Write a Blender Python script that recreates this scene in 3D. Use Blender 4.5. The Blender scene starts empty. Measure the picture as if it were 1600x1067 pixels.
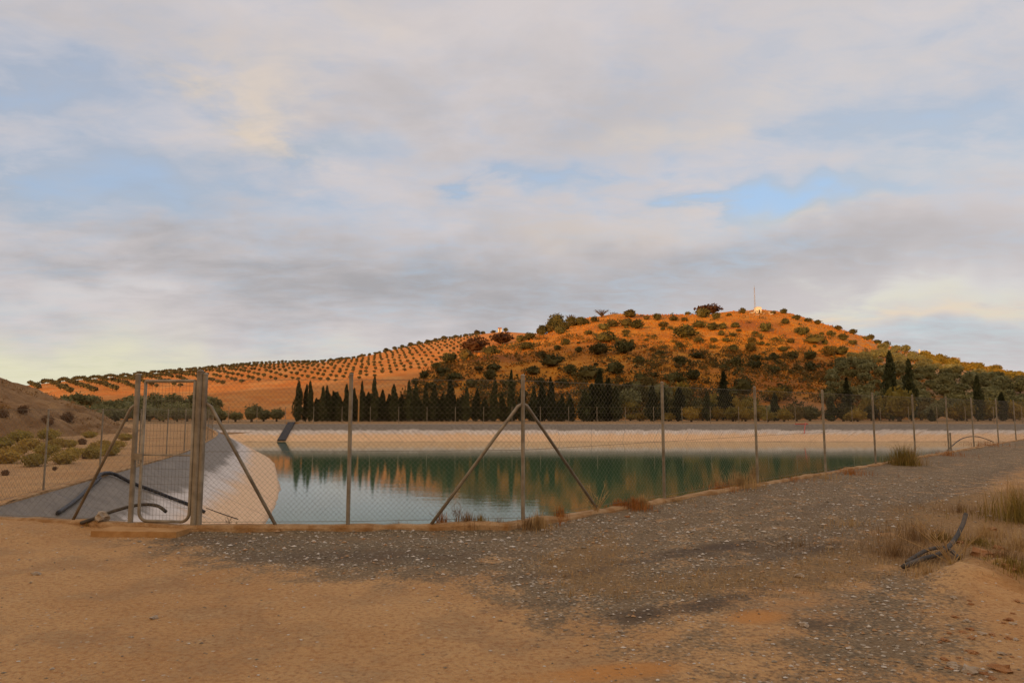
import bpy, math, random
import numpy as np
from mathutils import Vector, Matrix, noise as mn
from mathutils.geometry import delaunay_2d_cdt

random.seed(7); rng = np.random.default_rng(11)
sc = bpy.context.scene
col = sc.collection

# ------------------------------------------------------------------ camera
F = 1067.0; CH = 1.6; PITCH = math.atan(106.5 / F)
cam_d = bpy.data.cameras.new('camera'); cam = bpy.data.objects.new('camera', cam_d); col.objects.link(cam)
cam_d.sensor_width = 36; cam_d.lens = 36 * F / 1600; cam_d.clip_start = 0.05; cam_d.clip_end = 9000
cam.location = (0, 0, CH); cam.rotation_euler = (math.pi / 2 + PITCH, 0, 0)
sc.camera = cam

# ------------------------------------------------------------------ sun
SUN_EL = math.radians(6.5)
SUN_AZ = math.atan2(-0.50, -0.866)           # behind the camera, to the left
S = Vector((math.sin(SUN_AZ) * math.cos(SUN_EL), math.cos(SUN_AZ) * math.cos(SUN_EL), math.sin(SUN_EL)))
sun_d = bpy.data.lights.new('sun', 'SUN'); sun_d.energy = 5.0; sun_d.angle = math.radians(0.8)
sun_d.color = (1.0, 0.50, 0.16)
sun = bpy.data.objects.new('sun', sun_d); col.objects.link(sun)
sun.rotation_euler = (-S).to_track_quat('-Z', 'Y').to_euler()

# ------------------------------------------------------------------ view
sc.view_settings.view_transform = 'Standard'; sc.view_settings.look = 'None'
sc.view_settings.gamma = 1; sc.view_settings.exposure = 0.0; sc.view_settings.use_curve_mapping = False
sc.cycles.max_bounces = 4; sc.cycles.diffuse_bounces = 2; sc.cycles.glossy_bounces = 3; sc.cycles.transparent_max_bounces = 6

# ------------------------------------------------------------------ node helpers
class N:
    def __init__(s, tree): s.t = tree
    def new(s, typ, **kw):
        n = s.t.nodes.new(typ)
        for k, v in kw.items(): setattr(n, k, v)
        return n
    def link(s, a, b): s.t.links.new(a, b)
    def put(s, sock, v):
        if hasattr(v, 'is_output') or isinstance(v, bpy.types.NodeSocket): s.link(v, sock)
        else:
            if sock.type == 'RGBA' and len(v) == 3: v = (*v, 1)
            sock.default_value = v
    def m(s, op, a, b=0.0, c=0.0, clamp=False):
        n = s.new('ShaderNodeMath', operation=op, use_clamp=clamp)
        s.put(n.inputs[0], a); s.put(n.inputs[1], b); s.put(n.inputs[2], c)
        return n.outputs[0]
    def mix(s, f, a, b, blend='MIX'):
        n = s.new('ShaderNodeMix', data_type='RGBA', blend_type=blend)
        s.put(n.inputs[0], f); s.put(n.inputs[6], a); s.put(n.inputs[7], b)
        return n.outputs[2]
    def noise(s, vec, scale, detail=4, rough=0.55, dist=0.0):
        n = s.new('ShaderNodeTexNoise'); n.inputs['Scale'].default_value = scale
        n.inputs['Detail'].default_value = detail; n.inputs['Roughness'].default_value = rough
        n.inputs['Distortion'].default_value = dist
        if vec is not None: s.link(vec, n.inputs['Vector'])
        return n.outputs['Fac']
    def vor(s, vec, scale, feature='F1'):
        n = s.new('ShaderNodeTexVoronoi', feature=feature); n.inputs['Scale'].default_value = scale
        if vec is not None: s.link(vec, n.inputs['Vector'])
        return n
    def ramp(s, f, lo, hi):      # clamped linear map lo..hi -> 0..1
        n = s.new('ShaderNodeMapRange', clamp=True, interpolation_type='SMOOTHSTEP')
        s.put(n.inputs[0], f); n.inputs[1].default_value = lo; n.inputs[2].default_value = hi
        return n.outputs[0]
    def vmul(s, vec, v):
        n = s.new('ShaderNodeVectorMath', operation='MULTIPLY'); s.link(vec, n.inputs[0]); n.inputs[1].default_value = v
        return n.outputs[0]
    def attr(s, name):
        n = s.new('ShaderNodeAttribute', attribute_name=name); return n.outputs['Fac']
    def bump(s, h, strength=0.5, dist=0.05, normal=None):
        n = s.new('ShaderNodeBump'); n.inputs['Strength'].default_value = strength; n.inputs['Distance'].default_value = dist
        s.link(h, n.inputs['Height'])
        if normal is not None: s.link(normal, n.inputs['Normal'])
        return n.outputs[0]

def ray(px, py):
    a = (px - 800) / F; b = -(py - 533.5) / F
    return Vector((a, math.cos(PITCH) - b * math.sin(PITCH), math.sin(PITCH) + b * math.cos(PITCH)))
def G(px, py, z=0.0):                # the point of a level plane seen at a picture position
    d = ray(px, py); k = (z - CH) / d.z
    return Vector((d.x * k, d.y * k, z))
def at(px, py, Y):                   # the point seen there at depth Y
    d = ray(px, py); k = Y / d.y
    return Vector((d.x * k, Y, CH + d.z * k))
def te(px, py):
    d = ray(px, py); return d.x / d.y, d.z / d.y

# ------------------------------------------------------------------ sky
w = bpy.data.worlds.new('World'); w.cycles.sampling_method = 'MANUAL'; w.cycles.sample_map_resolution = 256; sc.world = w; w.use_nodes = True
wt = w.node_tree; wt.nodes.clear(); n = N(wt)
sky = n.new('ShaderNodeTexSky', sky_type='NISHITA'); sky.sun_disc = False
sky.sun_elevation = SUN_EL; sky.sun_rotation = SUN_AZ; sky.altitude = 500; sky.dust_density = 1.5
tc = n.new('ShaderNodeTexCoord'); D = tc.outputs['Generated']
sep = n.new('ShaderNodeSeparateXYZ'); n.link(D, sep.inputs[0])
x, y, z = sep.outputs
az = n.m('ARCTAN2', x, y); el = n.m('ARCSINE', z)
zz = n.m('ADD', n.m('MAXIMUM', z, 0.0), 0.16)
cmb = n.new('ShaderNodeCombineXYZ'); n.link(n.m('DIVIDE', x, zz), cmb.inputs[0]); n.link(n.m('DIVIDE', y, zz), cmb.inputs[1])
Q = cmb.outputs[0]
n1 = n.noise(Q, 1.1, 6, 0.56, 0.5)
n2 = n.noise(n.vmul(Q, (1.0, 1.3, 1)), 2.6, 5, 0.6, 0.3)
n3 = n.noise(D, 5.0, 3, 0.6, 0.2)
n4 = n.noise(n.vmul(Q, (1.0, 1.6, 1)), 6.5, 4, 0.62, 0.4)
azd = n.m('ADD', az, n.m('MULTIPLY', n.m('SUBTRACT', n2, 0.5), 0.55))
eld = n.m('ADD', el, n.m('MULTIPLY', n.m('SUBTRACT', n3, 0.5), 0.16))
AE = n.new('ShaderNodeCombineXYZ'); n.link(azd, AE.inputs[0]); n.link(eld, AE.inputs[1])
def blobs(lst):
    r = None
    for (amp, px, py, wx, wy) in lst:
        d = ray(px, py).normalized()
        a = n.new('ShaderNodeVectorMath', operation='SUBTRACT'); n.link(AE.outputs[0], a.inputs[0]); a.inputs[1].default_value = (math.atan2(d.x, d.y), math.asin(d.z), 0)
        b = n.vmul(a.outputs[0], (F / wx, F / wy, 0))
        q = n.new('ShaderNodeVectorMath', operation='DOT_PRODUCT'); n.link(b, q.inputs[0]); n.link(b, q.inputs[1])
        e = n.m('POWER', 0.36788, q.outputs['Value'])
        r = n.m('MULTIPLY_ADD', e, amp, r if r is not None else 0.0)
    return r
gaps = blobs([(0.62, 170, 300, 260, 50), (0.4, 100, 130, 150, 45), (0.6, 860, 275, 90, 28), (0.8, 1240, 310, 110, 22), (0.78, 1150, 328, 100, 20),
              (0.26, 1300, 215, 150, 40), (0.4, 1560, 190, 100, 30), (0.45, 560, 255, 150, 28), (0.3, 1440, 290, 130, 30)])
warm = blobs([(0.85, 370, 150, 85, 75), (0.6, 400, 225, 60, 30), (0.8, 1560, 485, 110, 13), (0.7, 1440, 503, 110, 10), (0.6, 1240, 338, 90, 12),
              (0.4, 1090, 195, 110, 26), (0.3, 560, 30, 80, 40), (0.3, 980, 365, 150, 26)])
cream = blobs([(1.3, 30, 572, 300, 36), (0.5, 1450, 470, 120, 20)])
bright = blobs([(0.8, 1540, 445, 110, 34), (0.7, 1400, 472, 110, 26), (0.6, 60, 470, 120, 12), (0.5, 540, 250, 90, 16), (0.4, 1500, 240, 160, 40), (0.35, 1350, 100, 300, 120)])
dark = blobs([(0.6, 400, 430, 420, 70), (0.75, 850, 450, 460, 75), (0.4, 730, 190, 280, 60), (0.4, 1000, 130, 200, 80), (0.5, 1350, 390, 260, 40), (0.3, 200, 30, 250, 60), (0.5, 1480, 545, 200, 30)])
cover = n.m('ADD', 1.0, n.m('MULTIPLY', n.m('SUBTRACT', n1, 0.5), 1.15))
cover = n.m('SUBTRACT', cover, n.m('MULTIPLY', gaps, n.m('ADD', n.m('MULTIPLY', n4, 0.9), n.m('MULTIPLY', n2, 0.9))))
cover = n.m('MULTIPLY_ADD', n.m('SUBTRACT', n4, 0.5), 0.7, cover)
cover = n.ramp(cover, -0.15, 1.15)
thin = n.m('SUBTRACT', 1.0, cover); cover = n.m('MAXIMUM', cover, 0.62)
shade = n.m('ADD', n.m('MULTIPLY', dark, 0.8), n.m('ADD', n.m('MULTIPLY', n.m('SUBTRACT', n2, 0.45), 1.0), n.m('MULTIPLY', n.m('SUBTRACT', n4, 0.5), 0.2)), clamp=True)
cc = n.mix(shade, (0.65, 0.60, 0.60), (0.40, 0.388, 0.402))
cc = n.mix(thin, cc, (0.47, 0.67, 1.0))      # thin high veil, blue showing through
cc = n.mix(n.m('MULTIPLY', bright, n.m('ADD', 0.3, n2), clamp=True), cc, (0.70, 0.68, 0.68))
cc = n.mix(n.m('MULTIPLY', warm, n.m('ADD', 0.25, n2), clamp=True), cc, (0.82, 0.67, 0.52))
cc = n.mix(n.m('MULTIPLY', cream, n.m('ADD', 0.35, n2), clamp=True), cc, (0.76, 0.73, 0.54))
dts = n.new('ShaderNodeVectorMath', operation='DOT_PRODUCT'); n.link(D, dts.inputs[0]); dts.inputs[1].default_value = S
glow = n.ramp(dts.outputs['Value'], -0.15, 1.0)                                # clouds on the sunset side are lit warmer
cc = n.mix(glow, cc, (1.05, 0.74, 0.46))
bg_s = n.new('ShaderNodeBackground'); n.link(sky.outputs[0], bg_s.inputs[0]); bg_s.inputs[1].default_value = 0.15
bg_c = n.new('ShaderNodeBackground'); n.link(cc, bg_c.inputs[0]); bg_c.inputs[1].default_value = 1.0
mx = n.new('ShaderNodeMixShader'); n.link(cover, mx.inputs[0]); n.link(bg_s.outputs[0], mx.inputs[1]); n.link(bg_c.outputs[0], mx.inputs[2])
out = n.new('ShaderNodeOutputWorld'); n.link(mx.outputs[0], out.inputs[0])

# ------------------------------------------------------------------ object helpers
def tag(o, label=None, cat=None, group=None, kind=None):
    if label: o['label'] = label
    if cat: o['category'] = cat
    if group: o['group'] = group
    if kind: o['kind'] = kind
    return o
def link(name, data, parent=None, loc=(0, 0, 0), rz=0.0, sc_=1.0):
    o = bpy.data.objects.new(name, data); col.objects.link(o); o.parent = parent
    o.location = loc; o.rotation_euler = (0, 0, rz)
    o.scale = (sc_, sc_, sc_) if isinstance(sc_, (int, float)) else sc_
    return o
def empty(name, loc=(0, 0, 0), rz=0.0): return link(name, None, None, loc, rz)
def mesh_np(name, V, Fc, mats, smooth=False, midx=None):
    me = bpy.data.meshes.new(name)
    me.from_pydata([tuple(v) for v in V], [], [tuple(int(i) for i in f) for f in Fc])
    for m_ in (mats if isinstance(mats, (list, tuple)) else [mats]): me.materials.append(m_)
    if midx is not None: me.polygons.foreach_set('material_index', np.asarray(midx, dtype=np.int32))
    if smooth: me.polygons.foreach_set('use_smooth', np.ones(len(me.polygons), dtype=bool))
    me.update(); return me
class MB:
    def __init__(s): s.V = []; s.F = []
    def box(s, c, d, R=None):
        b = len(s.V); R = R or Matrix.Identity(3)
        for k in range(8):
            v = Vector(((k & 1) - .5, ((k >> 1) & 1) - .5, ((k >> 2) & 1) - .5))
            s.V.append(Vector(c) + R @ Vector((v.x * d[0], v.y * d[1], v.z * d[2])))
        for f in ((0, 2, 3, 1), (4, 5, 7, 6), (0, 1, 5, 4), (2, 6, 7, 3), (0, 4, 6, 2), (1, 3, 7, 5)): s.F.append([b + i for i in f])
        return s
    def tube(s, pts, r, seg=8, cap=True):
        pts = [Vector(p) for p in pts]; b = len(s.V); nP = len(pts)
        rs = r if isinstance(r, (list, tuple)) else [r] * nP
        up = None
        for i, p in enumerate(pts):
            t = (pts[min(i + 1, nP - 1)] - pts[max(i - 1, 0)]).normalized()
            if up is None:
                up = Vector((0, 0, 1)) if abs(t.z) < .9 else Vector((1, 0, 0))
            a = (up - t * up.dot(t)).normalized(); c = t.cross(a); up = a
            for k in range(seg):
                q = 2 * math.pi * k / seg
                s.V.append(p + (a * math.cos(q) + c * math.sin(q)) * rs[i])
        for i in range(nP - 1):
            for k in range(seg):
                k2 = (k + 1) % seg
                s.F.append([b + i * seg + k, b + i * seg + k2, b + (i + 1) * seg + k2, b + (i + 1) * seg + k])
        if cap:
            s.F.append([b + k for k in range(seg)][::-1]); s.F.append([b + (nP - 1) * seg + k for k in range(seg)])
        return s
    def build(s, name, mat, parent=None, smooth=False, loc=(0, 0, 0)):
        return link(name, mesh_np(name, s.V, s.F, mat, smooth), parent, loc)

# ------------------------------------------------------------------ numeric noise
_tab = rng.random((256, 256))
def vnoise(x, y):
    xi = np.floor(x).astype(int); yi = np.floor(y).astype(int); fx = x - xi; fy = y - yi
    fx = fx * fx * (3 - 2 * fx); fy = fy * fy * (3 - 2 * fy)
    a = _tab[xi & 255, yi & 255]; b = _tab[(xi + 1) & 255, yi & 255]; c = _tab[xi & 255, (yi + 1) & 255]; d = _tab[(xi + 1) & 255, (yi + 1) & 255]
    return (a * (1 - fx) + b * fx) * (1 - fy) + (c * (1 - fx) + d * fx) * fy
def fbm(x, y, o=4):
    r = 0; a = .5; tot = 0
    for k in range(o):
        r = r + a * vnoise(x * 2 ** k + 17.3 * k, y * 2 ** k + 5.1 * k); tot += a; a *= .5
    return r / tot - .5
def sstep(v, a, b):
    q = np.clip((v - a) / (b - a), 0, 1); return q * q * (3 - 2 * q)
def sd_poly(X, Y, P):                # signed distance to a closed polygon, negative inside
    d = np.full(np.shape(X), 1e18); ins = np.zeros(np.shape(X), bool); m_ = len(P)
    for i in range(m_):
        ax, ay = P[i][0], P[i][1]; bx, by = P[(i + 1) % m_][0], P[(i + 1) % m_][1]
        ex, ey = bx - ax, by - ay; wx, wy = X - ax, Y - ay
        t = np.clip((wx * ex + wy * ey) / (ex * ex + ey * ey), 0, 1)
        d = np.minimum(d, (wx - ex * t) ** 2 + (wy - ey * t) ** 2)
        cnd = ((ay > Y) != (by > Y))
        with np.errstate(divide='ignore', invalid='ignore'):
            ins ^= cnd & (X < (bx - ax) * (Y - ay) / (by - ay + 1e-12) + ax)
    d = np.sqrt(d); return np.where(ins, -d, d)

# ------------------------------------------------------------------ materials
def mat(name):
    m_ = bpy.data.materials.new(name); m_.use_nodes = True; t = m_.node_tree
    p = t.nodes['Principled BSDF']; p.inputs['Specular IOR Level'].default_value = 0.25
    return m_, N(t), p
def geo_pos(n): return n.new('ShaderNodeNewGeometry').outputs['Position']
def simple(name, c1, c2, scale=4.0, rough=0.85, bump=0.3, bdist=0.02, detail=6, metal=0.0, stretch=None):
    m_, n, p = mat(name); pos = geo_pos(n)
    if stretch: pos = n.vmul(pos, stretch)
    f = n.noise(pos, scale, detail, 0.6)
    n.link(n.mix(n.ramp(f, .3, .7), c1, c2), p.inputs['Base Color'])
    p.inputs['Roughness'].default_value = rough; p.inputs['Metallic'].default_value = metal
    if bump: n.link(n.bump(n.noise(pos, scale * 6, 5, .65), bump, bdist), p.inputs['Normal'])
    return m_
def foliage(name, c1, c2, c3=None, scale=1.2, vary=0.35):
    m_, n, p = mat(name); pos = geo_pos(n)
    oi = n.new('ShaderNodeObjectInfo').outputs['Random']
    f = n.noise(pos, scale, 4, .6)
    c = n.mix(n.ramp(f, .3, .7), c1, c2)
    if c3: c = n.mix(n.ramp(oi, .45, 1.0), c, c3)
    v = n.m('ADD', 1 - vary / 2, n.m('MULTIPLY', n.m('FRACT', n.m('MULTIPLY', oi, 7.31)), vary))
    mul = n.new('ShaderNodeVectorMath', operation='SCALE'); n.link(c, mul.inputs[0]); n.link(v, mul.inputs['Scale'])
    n.link(mul.outputs[0], p.inputs['Base Color']); p.inputs['Roughness'].default_value = .8
    tr = n.new('ShaderNodeBsdfTranslucent'); n.link(mul.outputs[0], tr.inputs[0])
    ms = n.new('ShaderNodeMixShader'); ms.inputs[0].default_value = .25
    n.link(p.outputs[0], ms.inputs[1]); n.link(tr.outputs[0], ms.inputs[2])
    n.link(ms.outputs[0], m_.node_tree.nodes['Material Output'].inputs[0])
    return m_

def ground_material():
    m_, n, p = mat('earth_and_gravel'); pos = geo_pos(n)
    big = n.noise(pos, .55, 5, .6); mid = n.noise(pos, 2.6, 6, .62); fine = n.noise(pos, 26, 5, .65); grit = n.noise(pos, 110, 3, .6)
    dirt = n.mix(n.ramp(big, .32, .68), (.57, .345, .15), (.46, .255, .10))
    dirt = n.mix(n.m('MULTIPLY', n.ramp(grit, .5, .68), .5), dirt, (.66, .43, .22))
    dirt = n.mix(n.m('MULTIPLY', n.ramp(n.noise(pos, 1.3, 4, .6), .48, .6), .6), dirt, (.36, .225, .110))
    dirt = n.mix(n.m('MULTIPLY', n.ramp(mid, .5, .75), .6), dirt, (.60, .385, .18))
    dirt = n.mix(n.m('MULTIPLY', n.ramp(fine, .42, .7), .65), dirt, (.30, .125, .045))
    v1 = n.vor(pos, 42); v2 = n.vor(pos, 17)
    vs = n.new('ShaderNodeSeparateColor'); n.link(v1.outputs['Color'], vs.inputs[0])
    g1 = n.mix(vs.outputs[0], (.13, .102, .062), (.33, .26, .165))
    g1 = n.mix(n.m('MULTIPLY', n.ramp(v1.outputs['Distance'], .35, .75), .8), g1, (.085, .062, .038))
    g1 = n.mix(n.ramp(vs.outputs[1], .955, .975), g1, (.62, .56, .46))
    g1 = n.mix(n.m('MULTIPLY', n.ramp(mid, .4, .7), .75), g1, (.25, .165, .085))
    gm = n.m('ADD', n.attr('gravel'), n.m('MULTIPLY', n.m('SUBTRACT', mid, .5), 1.7))
    gm = n.m('ADD', gm, n.m('MULTIPLY', n.m('SUBTRACT', fine, .5), 1.5))
    c = n.mix(n.ramp(gm, .22, .85), dirt, g1)
    grs = n.mix(n.ramp(fine, .35, .7), (.30, .185, .075), (.17, .10, .042))
    gr = n.m('ADD', n.attr('grass'), n.m('MULTIPLY', n.m('SUBTRACT', mid, .5), 1.4))
    c = n.mix(n.m('MULTIPLY', n.ramp(gr, .35, .8), .75), c, grs)
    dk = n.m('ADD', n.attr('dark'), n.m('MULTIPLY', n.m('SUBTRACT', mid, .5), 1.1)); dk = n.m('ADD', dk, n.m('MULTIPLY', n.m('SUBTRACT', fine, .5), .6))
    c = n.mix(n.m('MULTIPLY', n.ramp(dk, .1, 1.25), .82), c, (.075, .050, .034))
    rd = n.m('ADD', n.attr('rust'), n.m('MULTIPLY', n.m('SUBTRACT', mid, .5), .8))
    c = n.mix(n.m('MULTIPLY', n.ramp(rd, .3, .9), .8), c, (.56, .25, .065))
    sp = n.new('ShaderNodeSeparateColor'); n.link(v2.outputs['Color'], sp.inputs[0])
    spk = n.m('MULTIPLY', n.ramp(sp.outputs[0], .90, .93), n.m('SUBTRACT', 1, n.ramp(v2.outputs['Distance'], .12, .3)))
    c = n.mix(n.m('MULTIPLY', spk, .8), c, (.55, .47, .36))
    n.link(c, p.inputs['Base Color']); p.inputs['Roughness'].default_value = .92
    h = n.m('ADD', n.m('MULTIPLY', fine, .5), n.m('MULTIPLY', grit, .35))
    h = n.m('SUBTRACT', h, n.m('MULTIPLY', v1.outputs['Distance'], .35))
    h = n.m('ADD', h, n.m('MULTIPLY', mid, .9))
    n.link(n.bump(h, .9, .035), p.inputs['Normal'])
    return m_
M = {}
M['ground'] = ground_material()
M['kerb'] = simple('dusty_concrete', (.52, .34, .18), (.33, .17, .06), 4.5, .9, 1.0, .04)
M['slab'] = simple('earthy_concrete', (.50, .29, .12), (.38, .20, .07), 5.0, .9, .6, .02)
M['galv'] = simple('galvanised_steel', (.33, .285, .215), (.19, .155, .11), 5.0, .55, .15, .003, metal=.25)
M['wire'] = simple('fence_wire', (.22, .19, .14), (.15, .125, .09), 6.0, .6, 0, metal=.2)
M['black'] = simple('black_plastic', (.022, .022, .026), (.045, .043, .045), 10, .5, .3, .004)
M['hose_grey'] = simple('dusty_black_hose', (.04, .038, .035), (.12, .095, .07), 8, .7, .4, .004)
M['stone'] = simple('limestone', (.48, .40, .31), (.34, .26, .18), 8, .9, .8, .02)
M['redstone'] = simple('clay_lump', (.46, .24, .11), (.33, .15, .06), 8, .95, .9, .03)
M['white'] = simple('whitewash', (.72, .68, .60), (.60, .55, .47), 2, .8, .2, .01)
M['roofing'] = simple('clay_roof', (.36, .17, .09), (.28, .12, .07), 2, .9, .2, .01)
M['red'] = simple('red_plastic_tape', (.62, .11, .07), (.50, .09, .06), 6, .5, .1, .002)
M['bark'] = simple('bark', (.10, .075, .055), (.055, .042, .032), 5, .95, .7, .03, stretch=(1, 1, .3))
M['straw'] = simple('straw', (.46, .32, .15), (.36, .22, .09), 9, .9, 0)
M['rust_straw'] = simple('rusty_straw', (.42, .19, .05), (.30, .11, .035), 9, .9, 0)
M['green_weed'] = simple('weed_green', (.19, .15, .035), (.27, .18, .045), 5, .9, 0)
M['dark_weed'] = simple('weed_dark', (.17, .105, .050), (.26, .155, .065), 5, .9, 0)
M['cypress'] = foliage('cypress_leaf', (.040, .046, .018), (.075, .080, .030), None, 1.6, .7)
M['olive'] = foliage('olive_leaf', (.15, .148, .064), (.225, .215, .098), (.18, .165, .064), .8, .35)
M['shrub'] = foliage('shrub_leaf', (.070, .070, .026), (.115, .102, .032), (.115, .085, .026), .6, .5)
M['goldbush'] = foliage('yellowing_sunlit_leaf', (.24, .175, .030), (.16, .135, .028), (.27, .18, .030), .7, .4)
M['weedbush'] = foliage('dry_weed_leaf', (.40, .29, .060), (.27, .21, .045), (.42, .27, .06), .7, .3)
M['redtree'] = foliage('rusty_leaf', (.085, .038, .018), (.060, .035, .018), None, .7, .3)
M['orchard'] = foliage('orchard_leaf', (.095, .088, .042), (.135, .118, .055), None, .6, .3)
M['dryshrub'] = foliage('dry_shrub', (.17, .085, .035), (.12, .062, .028), None, 3.0, .3)

# ------------------------------------------------------------------ reservoir outline
def catmull(P, k):
    o = []
    for i in range(len(P) - 1):
        p0 = P[max(i - 1, 0)]; p1 = P[i]; p2 = P[i + 1]; p3 = P[min(i + 2, len(P) - 1)]
        for j in range(k):
            t = j / k
            o.append(tuple(.5 * (2 * p1[c] + (p2[c] - p0[c]) * t + (2 * p0[c] - 5 * p1[c] + 4 * p2[c] - p3[c]) * t * t + (3 * p1[c] - p0[c] - 3 * p2[c] + p3[c]) * t ** 3) for c in (0, 1)))
    return o
A_ = (-7.9, 9.95); B0 = (-4.4, 9.18); B_ = (-.12, 9.3); R_ = (64.6, 74.0); L_ = (-33.0, 74.0)
left = catmull([L_, (-26.5, 60), (-19, 44.5), (-14.6, 33), (-11.7, 24.6), (-9.35, 15.7), A_], 4)
RIM = [A_, B0, B_, R_] + left          # counter-clockwise
def inset(P, d):
    o = []; m_ = len(P)
    for i in range(m_):
        a, b, c = Vector(P[i - 1]), Vector(P[i]), Vector(P[(i + 1) % m_])
        e1 = (b - a).normalized(); e2 = (c - b).normalized()
        n1_ = Vector((-e1.y, e1.x)); n2_ = Vector((-e2.y, e2.x)); nn = (n1_ + n2_)
        nn = nn / max(nn.dot(n1_), .2) if nn.length > 1e-6 else n1_
        q = b + nn * d; o.append((q.x, q.y))
    return o
WATER_Z = -1.65
RIM_A = np.array(RIM)

# ------------------------------------------------------------------ terrain height functions
def prof(pts):
    T = []; E_ = []; Z_ = []
    for (px, py, zc) in pts:
        t, e = te(px, py); T.append(t); E_.append(e); Z_.append(zc)
    return np.array(T), np.array(E_), np.array(Z_)
MAIN = prof([(470, 660, 108), (540, 654, 118), (590, 632, 140), (640, 606, 165), (680, 580, 185), (720, 560, 205), (760, 546, 222), (800, 533, 235), (850, 520, 245), (880, 508, 252), (920, 499, 262), (960, 493, 270), (1010, 494, 276), (1060, 494, 282), (1110, 491, 288), (1190, 487, 292), (1235, 492, 292), (1290, 506, 290), (1350, 524, 286), (1400, 541, 282), (1450, 556, 278), (1500, 566, 272), (1550, 577, 266), (1600, 587, 260), (1700, 600, 250), (1850, 622, 230), (2100, 650, 200), (2500, 662, 150)])
ORCH = prof([(-700, 664, 150), (-400, 640, 190), (-200, 620, 210), (-60, 608, 220), (40, 603, 228), (100, 597, 232), (200, 590, 238), (300, 579, 248), (400, 570, 258), (500, 566, 268), (550, 559, 274), (600, 549, 282), (650, 539, 290), (700, 529, 300), (740, 523, 310), (790, 519, 322), (840, 521, 334), (900, 530, 340), (1000, 560, 340), (1150, 640, 330)])
def hill(X, Y, P, z0, sharp, relief):
    X = np.asarray(X, float); Y = np.maximum(np.asarray(Y, float), 1.0)
    t = X / Y; ec = np.interp(t, P[0], P[1]); zc = np.interp(t, P[0], P[2])
    e0 = (-CH - 1.0) / z0
    q = np.clip((Y - z0) / np.maximum(zc - z0, 5), 0, 3)
    qq = np.minimum(q, 1.0)
    e = e0 + (ec - e0) * np.sin(qq ** sharp * math.pi / 2)
    h = CH + e * Y
    back = np.maximum(Y - zc, 0)
    h = np.where(back > 0, CH + ec * zc + (ec * back) * np.exp(-back / 15) - back * .03 - back ** 2 * .0016, h)
    h = np.where(Y < z0, -1.2 - (z0 - Y) * .05, h)
    h = h + relief * fbm(X / 34, Y / 34, 5) * np.clip(qq * 4, 0, 1) * np.clip((1.15 - qq) * 4 + .25, .25, 1)
    return np.maximum(h, -6)
def hA(X, Y): return hill(X, Y, MAIN, 100.0, .92, 4.5)
def hB(X, Y): return hill(X, Y, ORCH, 104.0, .85, 2.0)
MC = (-38.5, 43.0)
def hM(X, Y):
    r = np.sqrt((X - MC[0]) ** 2 + ((Y - MC[1]) * .85) ** 2)
    return 5.7 - r * .475 + 1.6 * fbm(X / 3.2, Y / 3.2, 5) + .6 * fbm(X / .9, Y / .9, 3)
HEAP = G(1545, 905)
def hG(X, Y):
    X = np.asarray(X, float); Y = np.asarray(Y, float); r = np.hypot(X, Y)
    h = .055 * fbm(X / 1.6, Y / 1.6, 4) * np.clip(1.6 - r / 60, .3, 1) + .02 * fbm(X / .3, Y / .3, 3)
    d = sd_poly(X, Y, RIM)
    h = h * np.clip((d - .1) / .8, .15, 1)
    u = (X - HEAP.x) * .80 + (Y - HEAP.y) * .6; v = -(X - HEAP.x) * .6 + (Y - HEAP.y) * .80
    h = h + .20 * np.exp(-(u / .8) ** 2 - (v / .32) ** 2) * (1 + 1.6 * fbm(X / .25, Y / .25, 3))
    h = h + .05 * np.exp(-(d / .22) ** 2) * (1 + 2.0 * fbm(X / .35, Y / .35, 3)) * (Y < 40)
    for dd_, w_ in ((1.55, .2), (3.05, .22)):
        h = h - .035 * np.exp(-((d - dd_ - .25 * fbm(X / 4, Y / 4, 2)) / w_) ** 2) * sstep(X, .8, 2.5) * (Y < 60)
        h = h + .018 * np.exp(-((d - dd_ - .38 - .25 * fbm(X / 4, Y / 4, 2)) / .15) ** 2) * sstep(X, .8, 2.5) * (Y < 60)
    h = h + .25 * sstep(X - 4.0 - (Y - 6) * .9, 1.0, 7.0) * sstep(Y, 4, 9)
    h = h + .10 * np.exp(-((d - .5) / .5) ** 2) * sstep(-X, 5.2, 6.5) * (Y < 12)
    return h
def terr(X, Y): return np.maximum(np.maximum(hA(X, Y), hB(X, Y)), 0.0)
def hit(px, py, y0=80.0, y1=420.0, near=None):
    d = ray(px, py); Ys = np.linspace(y0, y1, 1400); X = d.x / d.y * Ys; Zr = CH + d.z / d.y * Ys
    T = terr(X, Ys); k = np.argmax(Zr <= T)
    if not (Zr <= T).any(): k = int(np.argmin(Zr - T))
    return Vector((X[k], Ys[k], T[k]))

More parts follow.
